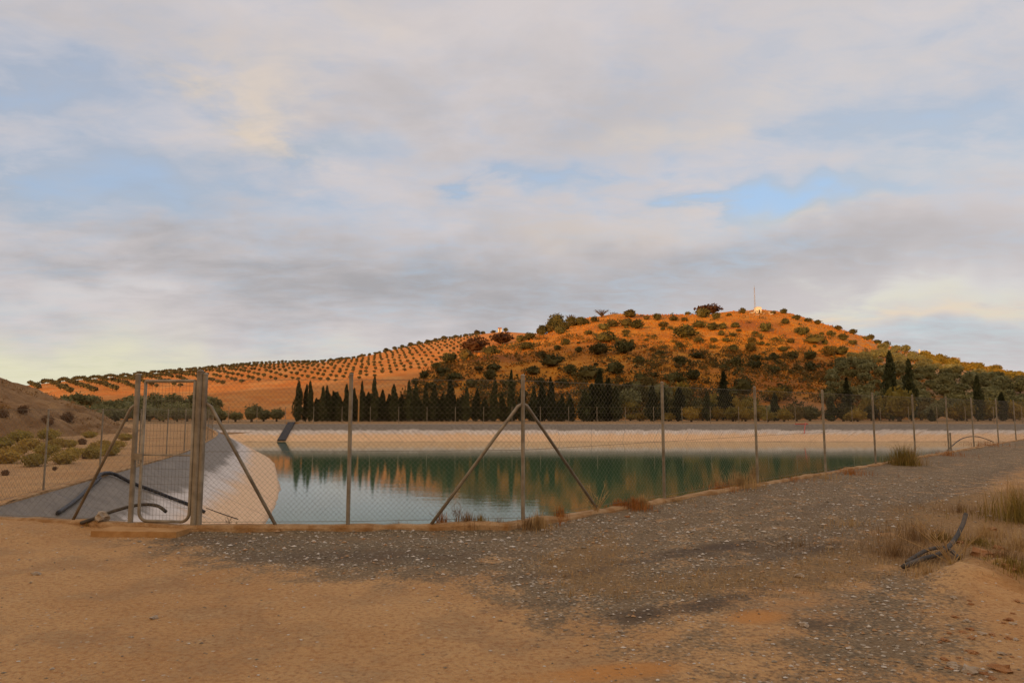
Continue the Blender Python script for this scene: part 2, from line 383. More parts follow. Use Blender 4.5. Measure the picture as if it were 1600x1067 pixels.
# ------------------------------------------------------------------ ground sheet with the basin cut out
def build_ground():
    pts = []
    nr = 170; ang = np.radians(np.linspace(-56, 56, 250))
    r = 2.6
    k = 0
    while r < 34:
        a = ang + (k % 2) * (ang[1] - ang[0]) / 2
        for q in a: pts.append((r * math.sin(q), r * math.cos(q)))
        r *= 1.0135; k += 1
    for r in np.geomspace(35, 2600, 46):
        for q in np.radians(np.arange(-180, 180, 3.0)): pts.append((r * math.sin(q), r * math.cos(q)))
    for r in np.geomspace(1.0, 33, 14):
        for q in np.radians(np.arange(60, 300, 12.0)): pts.append((r * math.sin(q), r * math.cos(q)))
    P = np.array(pts); d = sd_poly(P[:, 0], P[:, 1], RIM); P = P[d > .06]
    rim = []
    for i in range(len(RIM)):
        a, b = np.array(RIM[i]), np.array(RIM[(i + 1) % len(RIM)]); L = np.linalg.norm(b - a); k = max(1, int(L / .5))
        for j in range(k): rim.append(a + (b - a) * j / k)
    rim = np.array(rim); m_ = len(rim)
    allp = [Vector((float(a), float(b))) for a, b in np.vstack([rim, P])]
    edges = [(i, (i + 1) % m_) for i in range(m_)]
    vv, ee, ff, *_ = delaunay_2d_cdt(allp, edges, [], 0, 1e-5)
    V = np.array([(v.x, v.y) for v in vv]); T = np.array([f for f in ff if len(f) == 3])
    C = V[T].mean(axis=1); T = T[sd_poly(C[:, 0], C[:, 1], RIM) > 0]
    H = hG(V[:, 0], V[:, 1])
    me = mesh_np('ground', np.c_[V, H], T, M['ground'], True)
    # soil zones: where gravel was tipped, where dry grass grows, where the soil is stained
    X, Y = V[:, 0], V[:, 1]; d = sd_poly(X, Y, RIM)
    def zone(px, soft): return sstep(-sd_poly(X, Y, [G(*q)[:2] for q in px]), -soft, soft)
    def spot(px, py, rx, ry, rot=0.0):
        c = G(px, py); c_, s_ = math.cos(rot), math.sin(rot)
        u = (X - c.x) * c_ + (Y - c.y) * s_; v = -(X - c.x) * s_ + (Y - c.y) * c_
        return np.exp(-(u / rx) ** 2 - (v / ry) ** 2)
    gravel = zone([(190, 826), (330, 880), (520, 903), (760, 905), (860, 850), (900, 800), (700, 815), (320, 822)], .85)
    gravel = np.maximum(gravel, zone([(700, 830), (690, 905), (860, 985), (1100, 985), (1330, 880), (1600, 740), (1700, 690), (1600, 680), (1000, 775), (860, 800)], .7) * .78)
    gravel = np.maximum(gravel, zone([(1330, 880), (1190, 1000), (1150, 1080), (1560, 1080), (1500, 940), (1440, 885)], .6) * .74)
    gravel = np.maximum(gravel, zone([(860, 960), (980, 1080), (1200, 1080), (1200, 960)], .3) * .45)
    gravel = np.maximum(gravel, sstep(2.2 - d, 0, 1.6) * (X > -.1) * (Y < 74) * .85)
    grass = zone([(960, 830), (1000, 905), (1250, 870), (1450, 800), (1660, 740), (1660, 870), (1500, 840), (1380, 905), (1200, 930), (900, 930), (820, 880)], .5) * .95
    grass = np.maximum(grass, zone([(1380, 790), (1360, 880), (1500, 900), (1700, 960), (1800, 820), (1600, 760)], .4))
    grass = np.maximum(grass, .9 * sstep(Y, 74, 78)); grass = np.maximum(grass, .75 * sstep(-X - .42 * Y, 5.5, 9) * sstep(Y, 12, 22) * (fbm(X / 4, Y / 4, 3) > -.08))
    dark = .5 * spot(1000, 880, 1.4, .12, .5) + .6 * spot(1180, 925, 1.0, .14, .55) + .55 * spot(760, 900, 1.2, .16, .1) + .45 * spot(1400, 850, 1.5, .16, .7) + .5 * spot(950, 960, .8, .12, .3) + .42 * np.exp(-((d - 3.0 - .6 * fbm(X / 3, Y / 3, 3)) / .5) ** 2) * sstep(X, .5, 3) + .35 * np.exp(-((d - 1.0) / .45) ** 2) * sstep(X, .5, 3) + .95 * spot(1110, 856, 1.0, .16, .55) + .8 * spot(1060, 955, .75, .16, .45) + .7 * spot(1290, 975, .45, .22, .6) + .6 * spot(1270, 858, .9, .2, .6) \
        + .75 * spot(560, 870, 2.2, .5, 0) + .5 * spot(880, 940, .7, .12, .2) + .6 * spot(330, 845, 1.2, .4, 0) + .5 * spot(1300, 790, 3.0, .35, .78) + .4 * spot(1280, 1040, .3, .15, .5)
    rust = .3 * spot(480, 930, 1.4, .2, .1) + .5 * spot(850, 1060, .6, .2, 0) + .9 * spot(1180, 965, .36, .22, .4) + .8 * spot(1000, 1045, .45, .16, .1) + .5 * zone([(1500, 880), (1480, 930), (1620, 1080), (1800, 1080), (1700, 900)], .25) \
        + .3 * spot(700, 1000, 1.2, .35, 0)
    for nm, a in (('gravel', gravel), ('grass', grass), ('dark', np.clip(dark, 0, 1)), ('rust', np.clip(rust, 0, 1))):
        me.attributes.new(nm, 'FLOAT', 'POINT').data.foreach_set('value', a.astype(np.float32))
    return tag(link('ground', me), 'bare earth and gravel ground around the reservoir', kind='structure'), (V, H, gravel, grass)
ground, GD = build_ground()

# ------------------------------------------------------------------ liner, water, kerb
def liner_material():
    m_, n, p = mat('reservoir_liner')
    uv = n.new('ShaderNodeUVMap').outputs[0]; s = n.new('ShaderNodeSeparateXYZ'); n.link(uv, s.inputs[0]); u, v = s.outputs[0], s.outputs[1]
    pos = geo_pos(n); nz = n.noise(pos, .5, 5, .6); nf = n.noise(pos, 3.5, 5, .65)
    st = n.noise(n.vmul(uv, (2.2, .12, 1)), 1.0, 5, .6)
    vd = n.m('ADD', v, n.m('MULTIPLY', n.m('SUBTRACT', nz, .5), .8)); vd = n.m('ADD', vd, n.m('MULTIPLY', n.m('SUBTRACT', st, .5), 1.0))
    c = n.mix(n.ramp(nf, .3, .7), (.165, .138, .108), (.225, .19, .15))
    pale = n.mix(n.ramp(st, .35, .65), (.66, .585, .52), (.48, .42, .375))
    c = n.mix(n.ramp(vd, 1.0, 1.35), c, pale)
    tan_ = n.mix(n.ramp(nf, .3, .75), (.78, .51, .28), (.64, .40, .21))
    c = n.mix(n.m('MULTIPLY', n.ramp(vd, 1.5, 2.2), .92), c, tan_)
    seam = n.m('LESS_THAN', n.m('FRACT', n.m('DIVIDE', u, 3.7)), .011)
    c = n.mix(n.m('MULTIPLY', seam, .6), c, (.10, .095, .10))
    c = n.mix(n.m('MULTIPLY', n.ramp(v, 3.12, 3.3), .75), c, (.30, .20, .12))
    n.link(c, p.inputs['Base Color']); p.inputs['Roughness'].default_value = .62
    n.link(n.bump(n.m('ADD', n.m('MULTIPLY', st, 1.0), n.m('MULTIPLY', nf, .3)), .5, .08), p.inputs['Normal'])
    return m_
def build_liner():
    d1 = 5.4; INN = inset(RIM, d1); V = []; Fc = []; UV = []; nd = 26; base = 0; u0 = 0
    for i in range(len(RIM)):
        a, b = Vector(RIM[i]), Vector(RIM[(i + 1) % len(RIM)]); c, d = Vector(INN[i]), Vector(INN[(i + 1) % len(RIM)])
        L = (b - a).length; k = max(2, int(L / .45)); b0 = len(V)
        for j in range(k + 1):
            o = a.lerp(b, j / k); q = c.lerp(d, j / k)
            for m_ in range(nd + 1):
                f = m_ / nd; pt = o.lerp(q, f); z = .075 - f * d1 * .53
                z += (.07 * float(fbm(np.float64(pt.x / .9 + 3), np.float64(pt.y / .9), 3)) + .05 * float(fbm(np.float64((u0 + L * j / k) / .5), np.float64(f * d1 / 4.0), 2))) * min(1, m_ / 3)
                V.append((pt.x, pt.y, z)); UV.append((u0 + L * j / k, f * d1))
        for j in range(k):
            for m_ in range(nd):
                q = b0 + j * (nd + 1) + m_; Fc.append((q, q + nd + 1, q + nd + 2, q + 1))
        u0 += L
    me = mesh_np('reservoir_liner', V, Fc, liner_material(), True)
    uvl = me.uv_layers.new(name='UVMap'); lv = np.empty(len(me.loops), dtype=np.int32); me.loops.foreach_get('vertex_index', lv)
    uvl.data.foreach_set('uv', np.array(UV, dtype=np.float32)[lv].ravel())
    return tag(link('reservoir_liner', me), 'sloping plastic liner of the reservoir, dark at the rim and pale below', 'pond liner')
build_liner()
def build_water():
    m_, n, p = mat('green_water'); pos = geo_pos(n)
    p.inputs['Base Color'].default_value = (.058, .128, .062, 1); p.inputs['Roughness'].default_value = .05; p.inputs['IOR'].default_value = 1.36
    p.inputs['Specular IOR Level'].default_value = .5
    h = n.m('ADD', n.noise(n.vmul(pos, (.5, 1.4, 1)), 1.3, 3, .5), n.m('MULTIPLY', n.noise(n.vmul(pos, (1, 2, 1)), 5, 2, .5), .25))
    n.link(n.bump(h, .10, .03), p.inputs['Normal'])
    P = inset(RIM, 2.5)
    vv, ee, ff, *_ = delaunay_2d_cdt([Vector(q) for q in P], [(i, (i + 1) % len(P)) for i in range(len(P))], [], 1, 1e-5)
    me = mesh_np('water', [(v.x, v.y, WATER_Z) for v in vv], ff, m_)
    for pl in me.polygons:
        if pl.normal.z < 0: pl.flip()
    tag(link('water', me), 'still green water of the irrigation reservoir', kind='structure')
build_water()
def build_kerb():
    I0 = inset(RIM, .015); O0 = inset(RIM, -.15); mb = MB()
    ring = []
    for i in range(len(RIM)):
        a, b, c, d = Vector(I0[i]), Vector(I0[(i + 1) % len(RIM)]), Vector(O0[i]), Vector(O0[(i + 1) % len(RIM)])
        k = max(1, int((b - a).length / .22))
        for j in range(k): ring.append((a.lerp(b, j / k), c.lerp(d, j / k)))
    for (a, c) in ring:
        far = a.y > 60
        j1 = float(fbm(np.float64(a.x * 1.7), np.float64(a.y * 1.7), 3)); j2 = float(fbm(np.float64(a.x * 4 + 9), np.float64(a.y * 4), 2))
        h = (.035 if far else (.072 if a.x > .5 else .105)) + .06 * j1 + .035 * j2; o = .06 * j2
        dr = (c - a).normalized()
        mb.V += [Vector((a.x, a.y, -.4)), Vector((a.x, a.y, h)), Vector((c.x - dr.x * .03, c.y - dr.y * .03, h + .004)), Vector((c.x + dr.x * o, c.y + dr.y * o, h - .03)), Vector((c.x + dr.x * (o + .02), c.y + dr.y * (o + .02), -.3))]
    m_ = len(ring)
    for i in range(m_):
        for k in range(4):
            a = i * 5 + k; b = ((i + 1) % m_) * 5 + k; mb.F.append([a, a + 1, b + 1, b])
    o = mb.build('concrete_kerb', M['kerb'])
    tag(o, 'low dusty tan concrete kerb around the reservoir rim', 'kerb')
build_kerb()

# ------------------------------------------------------------------ hills
def hill_mesh(name, fn, t0, t1, nt, ys, m_, label):
    T = np.linspace(t0, t1, nt); TT, YY = np.meshgrid(T, ys, indexing='ij'); X = TT * YY
    H = fn(X, YY); V = np.c_[X.ravel(), YY.ravel(), H.ravel()]; ny = len(ys)
    i, j = np.meshgrid(np.arange(nt - 1), np.arange(ny - 1), indexing='ij'); q = (i * ny + j).ravel()
    Fc = np.c_[q, q + ny, q + ny + 1, q + 1]
    me = mesh_np(name, V, Fc, m_, True)
    return tag(link(name, me), label, kind='structure')
def hill_main_mat():
    m_, n, p = mat('dry_grass_hill'); pos = geo_pos(n)
    s = n.new('ShaderNodeSeparateXYZ'); n.link(pos, s.inputs[0])
    big = n.noise(pos, .028, 5, .6); mid = n.noise(pos, .14, 6, .62); fine = n.noise(n.vmul(pos, (1, 1, 2)), .9, 5, .7)
    c = n.mix(n.ramp(mid, .35, .65), (.62, .25, .018), (.50, .175, .014))
    c = n.mix(n.m('MULTIPLY', n.ramp(big, .5, .68), .8), c, (.30, .085, .016))
    c = n.mix(n.m('MULTIPLY', n.ramp(fine, .45, .7), .7), c, (.20, .105, .014))
    gul = n.noise(n.vmul(pos, (1, .35, .35)), .16, 5, .65)
    c = n.mix(n.m('MULTIPLY', n.ramp(gul, .55, .72), .45), c, (.19, .075, .018))
    tr = n.noise(n.vmul(pos, (.25, .6, 3)), .22, 4, .6)
    c = n.mix(n.m('MULTIPLY', n.ramp(tr, .60, .68), .5), c, (.58, .30, .07))
    # the pale stony foot of the hill and its olive-planted eastern flank
    flank = n.ramp(n.m('SUBTRACT', n.m('ADD', s.outputs[0], n.m('MULTIPLY', mid, 60)), n.m('MULTIPLY', s.outputs[1], .42)), 46, 66)
    c = n.mix(n.m('MULTIPLY', flank, .85), c, n.mix(n.ramp(fine, .4, .65), (.46, .31, .19), (.27, .19, .085)))
    foot = n.m('MULTIPLY', n.m('SUBTRACT', 1, n.ramp(s.outputs[2], 1.5, 6.0)), n.ramp(mid, .4, .6))
    c = n.mix(n.m('MULTIPLY', foot, .45), c, (.42, .25, .12))
    n.link(c, p.inputs['Base Color']); p.inputs['Roughness'].default_value = .95
    n.link(n.bump(n.m('ADD', fine, n.m('MULTIPLY', mid, 1.5)), .9, 1.2), p.inputs['Normal'])
    return m_
def hill_orch_mat():
    m_, n, p = mat('ploughed_red_earth'); pos = geo_pos(n)
    big = n.noise(n.vmul(pos, (1, 1, 4)), .02, 5, .6); mid = n.noise(pos, .12, 6, .6); fine = n.noise(pos, 1.0, 5, .7)
    bands = n.noise(n.vmul(pos, (.12, .12, 1.2)), 1.0, 4, .6)
    c = n.mix(n.ramp(bands, .35, .65), (.54, .205, .036), (.48, .155, .02))
    c = n.mix(n.m('MULTIPLY', n.ramp(mid, .4, .7), .5), c, (.60, .34, .12))
    c = n.mix(n.m('MULTIPLY', n.ramp(fine, .5, .75), .4), c, (.28, .13, .03))
    n.link(c, p.inputs['Base Color']); p.inputs['Roughness'].default_value = .95
    n.link(n.bump(n.m('ADD', fine, mid), .8, .6), p.inputs['Normal'])
    return m_
M['hillA'] = hill_main_mat(); M['hillB'] = hill_orch_mat()
ysA = np.r_[np.linspace(98, 300, 170), np.linspace(303, 520, 45)]
hill_mesh('shrub_hill', hA, te(430, 0)[0], te(2600, 0)[0], 460, ysA, M['hillA'], 'broad hill of dry orange grass behind the reservoir')
ysB = np.r_[np.linspace(100, 345, 150), np.linspace(350, 620, 40)]
hill_mesh('orchard_hill', hB, te(-800, 0)[0], te(1180, 0)[0], 380, ysB, M['hillB'], 'long red earth hill planted with rows of young olives')
def build_mound():
    g = np.linspace(-15.5, 15.5, 150); X, Y = np.meshgrid(MC[0] + g, MC[1] + g * 1.2, indexing='ij'); H = hM(X, Y); H = np.maximum(H, -.4)
    i, j = np.meshgrid(np.arange(149), np.arange(149), indexing='ij'); q = (i * 150 + j).ravel()
    m_ = simple('spoil_earth', (.56, .34, .165), (.33, .175, .07), .8, .95, 1.0, .6, 9)
    me = mesh_np('earth_mound', np.c_[X.ravel(), Y.ravel(), H.ravel()], np.c_[q, q + 150, q + 151, q + 1], m_, True)
    tag(link('earth_mound', me), 'steep bare heap of brown earth at the left edge', kind='structure')
build_mound()
# unseen ridge added behind the camera to shade the foreground and lower hill
def build_shade_ridge():
    sx, sy = math.sin(SUN_AZ), math.cos(SUN_AZ)            # towards the sun
    px_, py_ = -sy, sx                                       # across
    W = np.linspace(-700, 700, 141); Dp = np.linspace(120, 480, 40)
    WW, DD = np.meshgrid(W, Dp, indexing='ij')
    # crest height along its length, shaped to set the shadow line
    Hc = np.interp(WW, [-700, -360, -260, -190, -140, -90, -40, 10, 60, 120, 300, 700], RIDGE)
    Hc = Hc + 5 * fbm(WW / 26, WW * 0 + 3.3, 4)
    prof_ = np.exp(-((DD - 280) / 90.0) ** 2)
    H = Hc * prof_ + 4 * fbm(WW / 50, DD / 50, 4) * (prof_ > .05) - 1.2
    X = WW * px_ + DD * sx; Y = WW * py_ + DD * sy
    i, j = np.meshgrid(np.arange(140), np.arange(39), indexing='ij'); q = (i * 40 + j).ravel()
    me = mesh_np('shade_ridge', np.c_[X.ravel(), Y.ravel(), H.ravel()], np.c_[q, q + 1, q + 41, q + 40], M['hillA'], True)
    tag(link('shade_ridge', me), 'unseen ridge added behind the viewer to block the setting sun', kind='structure')
RIDGE = [35, 36, 38, 42, 48, 68, 73, 73, 70, 63, 52, 45]
build_shade_ridge()

# ------------------------------------------------------------------ foliage meshes
def quads(P, size, up_bias=0.0, aspect=1.0, r=rng):
    k = len(P); a = r.normal(size=(k, 3)); a[:, 2] += up_bias * np.sign(r.random(k) - .0); a /= np.linalg.norm(a, axis=1)[:, None]
    b = np.cross(a, r.normal(size=(k, 3))); b /= np.linalg.norm(b, axis=1)[:, None]
    s = (size * r.uniform(.6, 1.4, k))[:, None]
    V = np.stack([P - a * s * aspect, P + b * s * .5, P + a * s * aspect, P - b * s * .5], 1).reshape(-1, 3)
    return V, np.arange(4 * k).reshape(-1, 4)
def ico_core(rx, rz, cz, seed, amp=.25):
    import bmesh
    bm = bmesh.new(); bmesh.ops.create_icosphere(bm, subdivisions=2, radius=1)
    V = []
    for v in bm.verts:
        k = 1 + amp * mn.noise(v.co * 1.7 + Vector((seed * 3.1, 0, 0))); V.append((v.co.x * rx * k, v.co.y * rx * k, cz + v.co.z * rz * k))
    Fc = [[v.index for v in f.verts] for f in bm.faces]; bm.free(); return np.array(V), Fc
def round_crown(name, seed, nl, leaf, m_, rx=1.0, rz=.8, lobes=9, trunk=None):
    r = np.random.default_rng(seed)
    u = r.normal(size=(lobes, 3)); u /= np.linalg.norm(u, axis=1)[:, None]; u[:, 2] = np.abs(u[:, 2]) * 1.1 - .35
    C = u * r.uniform(.35, .62, lobes)[:, None]; R = r.uniform(.38, .58, lobes)
    k = r.integers(0, lobes, nl); d = r.normal(size=(nl, 3)); d /= np.linalg.norm(d, axis=1)[:, None]
    P = C[k] + d * (R[k] * r.uniform(.4, 1.3, nl) ** .7)[:, None]
    P = P * np.array([rx, rx, rz]); P[:, 2] += rz * .85; P[:, 2] = np.maximum(P[:, 2], .05)
    V, Fc = quads(P, leaf, 0, 1.0, r)
    cv, cf = ico_core(rx * .62, rz * .62, rz * .8, seed, .5)
    Fs = [list(f) for f in Fc] + [[i + len(V) for i in f] for f in cf]; V = np.vstack([V, cv]); mi = [0] * len(Fs); mats = [m_]
    if trunk:
        mb = MB(); mb.tube([(0, 0, -.5), (.03, .02, trunk * .6), (.05, 0, trunk + rz * .5)], [.10, .08, .05], 6)
        V[:, 2] += trunk; b = len(V); V = np.vstack([V, np.array([tuple(q) for q in mb.V])]); Fs += [[i + b for i in f] for f in mb.F]; mi += [1] * len(mb.F); mats.append(M['bark'])
    return mesh_np(name, V, Fs, mats, False, mi)
def cypress_crown(name, seed, nl=1500, R=.115, plump=1.0, pine=False):
    r = np.random.default_rng(seed)
    u = r.random(nl) ** .85; ph = r.uniform(0, 2 * math.pi, nl)
    prof_ = np.minimum(1, ((u + .02) / .16) ** .6) * (1 - u) ** (.62 if not pine else .9) * 1.05
    lump = 1 + .16 * np.sin(ph * 3 + u * 9 + seed) + .10 * np.sin(ph * 5 - u * 17 + seed * 2)
    if pine: lump = lump * (1 + .35 * np.sin(u * 38 + seed))
    rad = R * plump * prof_ * lump * (1 + .22 * np.sin(u * (11 + seed % 5) + ph + seed)) * r.uniform(.6, 1.22, nl)
    P = np.c_[rad * np.cos(ph), rad * np.sin(ph), .04 + u * .96]
    V, Fc = quads(P, .022 if not pine else .03, 2.2 if not pine else .3, 1.5, r)
    Fs = [list(f) for f in Fc]
    mb = MB(); hs = [.04, .1, .2, .4, .6, .8, .93]
    rr = [R * plump * .72 * min(1, ((h + .02) / .16) ** .6) * (1 - h) ** .7 for h in hs]
    mb.tube([(0, 0, h) for h in hs], rr, 9); b = len(V); V = np.vstack([V, np.array([tuple(q) for q in mb.V])]); Fs += [[i + b for i in f] for f in mb.F]
    return mesh_np(name, V, Fs, M['cypress'])
def trunk_mesh(name, h, r, seed, limbs=3):
    rr = random.Random(seed); mb = MB()
    mb.tube([(0, 0, -.3), (rr.uniform(-.04, .04), 0, h * .4), (rr.uniform(-.1, .1), rr.uniform(-.1, .1), h)], [r * 1.3, r, r * .7], 7)
    for k in range(limbs):
        a = rr.uniform(0, 6.28); mb.tube([(0, 0, h * .75), (math.cos(a) * h * .3, math.sin(a) * h * .3, h * 1.15), (math.cos(a) * h * .6, math.sin(a) * h * .6, h * 1.5)], [r * .6, r * .4, r * .2], 6)
    return mesh_np(name, mb.V, mb.F, M['bark'])

CYP = [cypress_crown('crown', 20 + k, 1700, .115, [1, .9, 1.12, 1.0, .95, 1.1, 1.0][k]) for k in range(7)]
PINE = [cypress_crown('crown', 40 + k, 1300, .17, 1.0, True) for k in range(2)]
CTR = trunk_mesh('trunk', .12, .014, 3, 0)
ORD = ['first', 'second', 'third', 'fourth', 'fifth', 'sixth', 'seventh', 'eighth', 'ninth', 'tenth', 'eleventh', 'twelfth', 'thirteenth', 'fourteenth', 'fifteenth', 'sixteenth', 'seventeenth', 'eighteenth', 'nineteenth', 'twentieth']
ORD += ['twenty-' + s for s in ORD[:9]] + ['thirtieth'] + ['thirty-' + s for s in ORD[:9]] + ['fortieth'] + ['forty-' + s for s in ORD[:9]] + ['fiftieth'] + ['fifty-' + s for s in ORD[:9]]
# px, top py, crown width px, depth
CY = [(467, 596, 13, 92), (478, 601, 8, 93), (487, 596, 10, 92), (494, 622, 9, 93), (504, 604, 10, 93), (513, 603, 10, 94), (531, 620, 9, 94), (542, 601, 11, 93), (556, 607, 9, 95), (565, 596, 8, 93),
      (576, 613, 11, 95), (586, 588, 10, 94), (597, 610, 12, 96), (607, 616, 11, 95), (617, 601, 12, 94), (628, 617, 11, 95), (638, 595, 9, 94), (650, 600, 12, 95), (664, 600, 10, 94), (677, 602, 13, 94),
      (690, 616, 10, 95), (703, 588, 13, 94), (715, 622, 8, 95), (728, 606, 11, 94), (744, 608, 11, 95), (757, 622, 12, 96), (772, 592, 11, 94), (785, 614, 10, 95), (798, 579, 11, 94), (816, 605, 13, 95),
      (833, 604, 12, 95), (848, 600, 15, 96), (863, 590, 12, 94), (879, 617, 13, 95), (894, 628, 8, 94), (913, 612, 20, 95), (926, 600, 20, 97), (937, 578, 20, 95), (949, 592, 17, 96), (962, 604, 17, 95),
      (1018, 602, 15, 95), (1036, 601, 14, 97), (1060, 606, 20, 95), (1105, 612, 13, 98), (1210, 614, 12, 97), (1297, 619, 15, 96), (1386, 551, 20, 98), (1419, 562, 17, 99), (1525, 588, 15, 98), (1564, 613, 12, 97), (1455, 640, 8, 95)]
nfront = len(CY)
rb = random.Random(21)
for px in list(range(498, 700, 8)) + list(range(710, 900, 15)) + [920, 931, 944, 955]:
    CY.append((px + rb.uniform(-2, 2), rb.uniform(612, 630), rb.uniform(10, 15), rb.uniform(97, 101)))
for k, (px, ty, wd, Y) in enumerate(CY):
    top = at(px, ty, Y); base = Vector((top.x, Y, -.05)); h = top.z - base.z; wm = wd * Y / F
    t = empty('cypress_tree', base, random.uniform(0, 6.28)); t.scale = (1, 1, 1); t.rotation_euler = (random.uniform(-.035, .035), random.uniform(-.035, .035), random.uniform(0, 6.28))
    s = wm / .23 * 1.28
    link('crown', CYP[(k * 5 + k // 7) % 7], t, (0, 0, 0), 0, (s * .92, s * .92, h)); link('trunk', CTR, t, (0, 0, 0), 0, (s * .9, s * .9, h))
    size = 'tall' if h > 6.3 else ('short' if h < 4.3 else 'slim')
    if k >= nfront: tag(t, f'low dense cypress, {ORD[k - nfront]} from the left in the back row behind the tall ones', 'cypress', 'low cypresses of the back row')
    else: tag(t, f'{size} dark cypress, {ORD[k]} from the left in the row beyond the far bank', 'cypress', 'cypresses beyond the far bank')
for k, (px, ty, wd, Y, lab) in enumerate([(521, 611, 13, 95, 'ragged open conifer among the left cypresses of the row'), (1130, 581, 27, 104, 'broad ragged pine standing among the yellowish bushes'), (1322, 590, 20, 104, 'small ragged pine on the pale slope near the right grove')]):
    top = at(px, ty, Y); base = Vector((top.x, Y, -.05)); h = top.z; wm = wd * Y / F
    t = empty('pine_tree', base); link('crown', PINE[k % 2], t, (0, 0, 0), 0, (wm / .34, wm / .34, h)); link('trunk', CTR, t, (0, 0, 0), 0, (wm / .2, wm / .2, h))
    tag(t, lab, 'pine tree')

# olives and shrubs behind the far bank (crown plus trunk)
OLV = [round_crown('crown', 60 + k, 900, .11, M['olive'], 1.0, .8, 11) for k in range(4)]
GLD = [round_crown('crown', 70 + k, 800, .11, M['goldbush'], 1.0, .85, 11) for k in range(3)]
BSH = [round_crown('crown', 74 + k, 800, .10, M['shrub'], 1.0, .8, 10) for k in range(3)]
OTR = [trunk_mesh('trunk', .6, .13, 80 + k, 3) for k in range(3)]
def olive(px, by, wd, Y, lab, grp, kind='olive', hfac=1.0, name='olive_tree', cat='olive tree', ground_z=None):
    b = at(px, by, Y); gz = float(terr(np.array([b.x]), np.array([b.y]))[0]) if ground_z is None else ground_z
    R = wd * Y / F / 2 / 1.02
    t = empty(name, (b.x, Y, gz - .05), random.uniform(0, 6.28))
    src = {'olive': OLV, 'gold': GLD, 'shrub': BSH}[kind]
    lift = .10 * R if kind == 'olive' else 0
    link('crown', random.choice(src), t, (0, 0, lift), 0, (R, R, R * hfac)); link('trunk', random.choice(OTR), t, (0, 0, 0), 0, (R * .8, R * .8, R * .9))
    return tag(t, lab, cat, grp)
LG = 'olives of the grey-green grove on the left'
for k in range(74):
    px = 22 + 320 * (k * .618 % 1) + random.uniform(-4, 4); Y = 90 + 40 * ((k * .37) % 1)
    olive(px, 650, 33 + random.uniform(-7, 7), Y, 'grey-green olive in the ' + ('front' if Y < 103 else 'middle' if Y < 117 else 'back') + ' of the dense left grove, ' + ('beside the earth heap' if px < 110 else 'left of the gate' if px < 205 else 'seen through the gate' if px < 310 else 'at the gate hinge post'), LG, hfac=1.0 if px > 120 else 1.15)
for (px, wd, hf, lab) in [(345, 34, .85, 'olive just right of the gate posts at the grove edge'), (368, 28, .85, 'small olive between the gate and the taller olive'), (393, 36, 1.15, 'tallest olive in the loose group left of the cypresses'), (412, 30, .9, 'low olive beside the round one left of the cypresses'), (432, 29, 1.05, 'round olive standing alone nearest the first cypress')]:
    olive(px, 656, wd, 92 + random.uniform(-3, 3), lab, None, hfac=hf)
GB = 'yellowish bushes behind the far bank'
for kk, (px, wd, hf) in enumerate(sorted([(985, 22, .7), (1000, 24, .8), (1045, 26, .75), (1080, 34, 1.0), (1098, 34, 1.05), (1120, 34, .95), (1145, 36, .95), (1165, 32, 1.05), (1185, 34, 1.1), (1200, 26, .9), (1225, 30, 1.0), (1340, 32, .95), (1330, 26, .8)])):
    olive(px, 657, wd, 94 + random.uniform(-4, 6), f'rounded yellow-green bush, {ORD[kk]} from the left in the strip behind the far bank', GB, 'gold', hf, 'bush', 'bush')
for (px, wd, hf, Y, kd, lab) in [(1405, 58, 1.35, 93, 'gold', 'large yellow-green bush between the two tallest cypresses'), (1245, 30, 1.2, 96, 'shrub', 'dark bush left of the cypress near the red tape'), (1266, 34, 1.1, 97, 'shrub', 'dark rounded bush beyond the red tape on the bank'),
                              (1318, 34, 1.25, 96, 'shrub', 'dark bush below the small ragged pine'), (1460, 38, 1.0, 100, 'olive', 'grey olive right of the second tall cypress'), (1495, 34, 1.1, 98, 'gold', 'brownish bush left of the right-hand cypress'), (1510, 34, 1.4, 97, 'gold', 'tall brownish bush touching the right-hand cypress'),
                              (1548, 36, 1.2, 98, 'gold', 'brownish bush between the two cypresses furthest right'), (1585, 38, 1.2, 98, 'gold', 'brownish bush at the right edge behind the far bank'), (870, 20, .7, 97, 'shrub', 'low scrub between cypress trunks right of the braced post'), (760, 24, .7, 97, 'shrub', 'low scrub between cypress trunks left of the braced post')]:
    olive(px, 657, wd, Y, lab, None, kd, hf, 'olive_tree' if kd == 'olive' else 'bush', 'olive tree' if kd == 'olive' else 'bush')

rm = random.Random(77); MIX = []
for k in range(64): MIX.append((rm.uniform(955, 1600), rm.uniform(22, 40), rm.uniform(.8, 1.35), rm.uniform(100, 128), rm.choice(['olive', 'gold', 'shrub', 'shrub', 'gold'])))
for k, (px, wd, hf, Y, kd) in enumerate(sorted(MIX)):
    col_ = {'olive': 'grey-green', 'gold': 'yellowish', 'shrub': 'dark green'}[kd]; nth = sum(1 for q in MIX if q[4] == kd and q[0] <= px) - 1
    olive(px, 650, wd, Y, f'{col_} bush, {ORD[nth]} {col_} one from the left at the hill foot', 'mixed bushes at the hill foot', kd, hf, 'bush', 'bush')

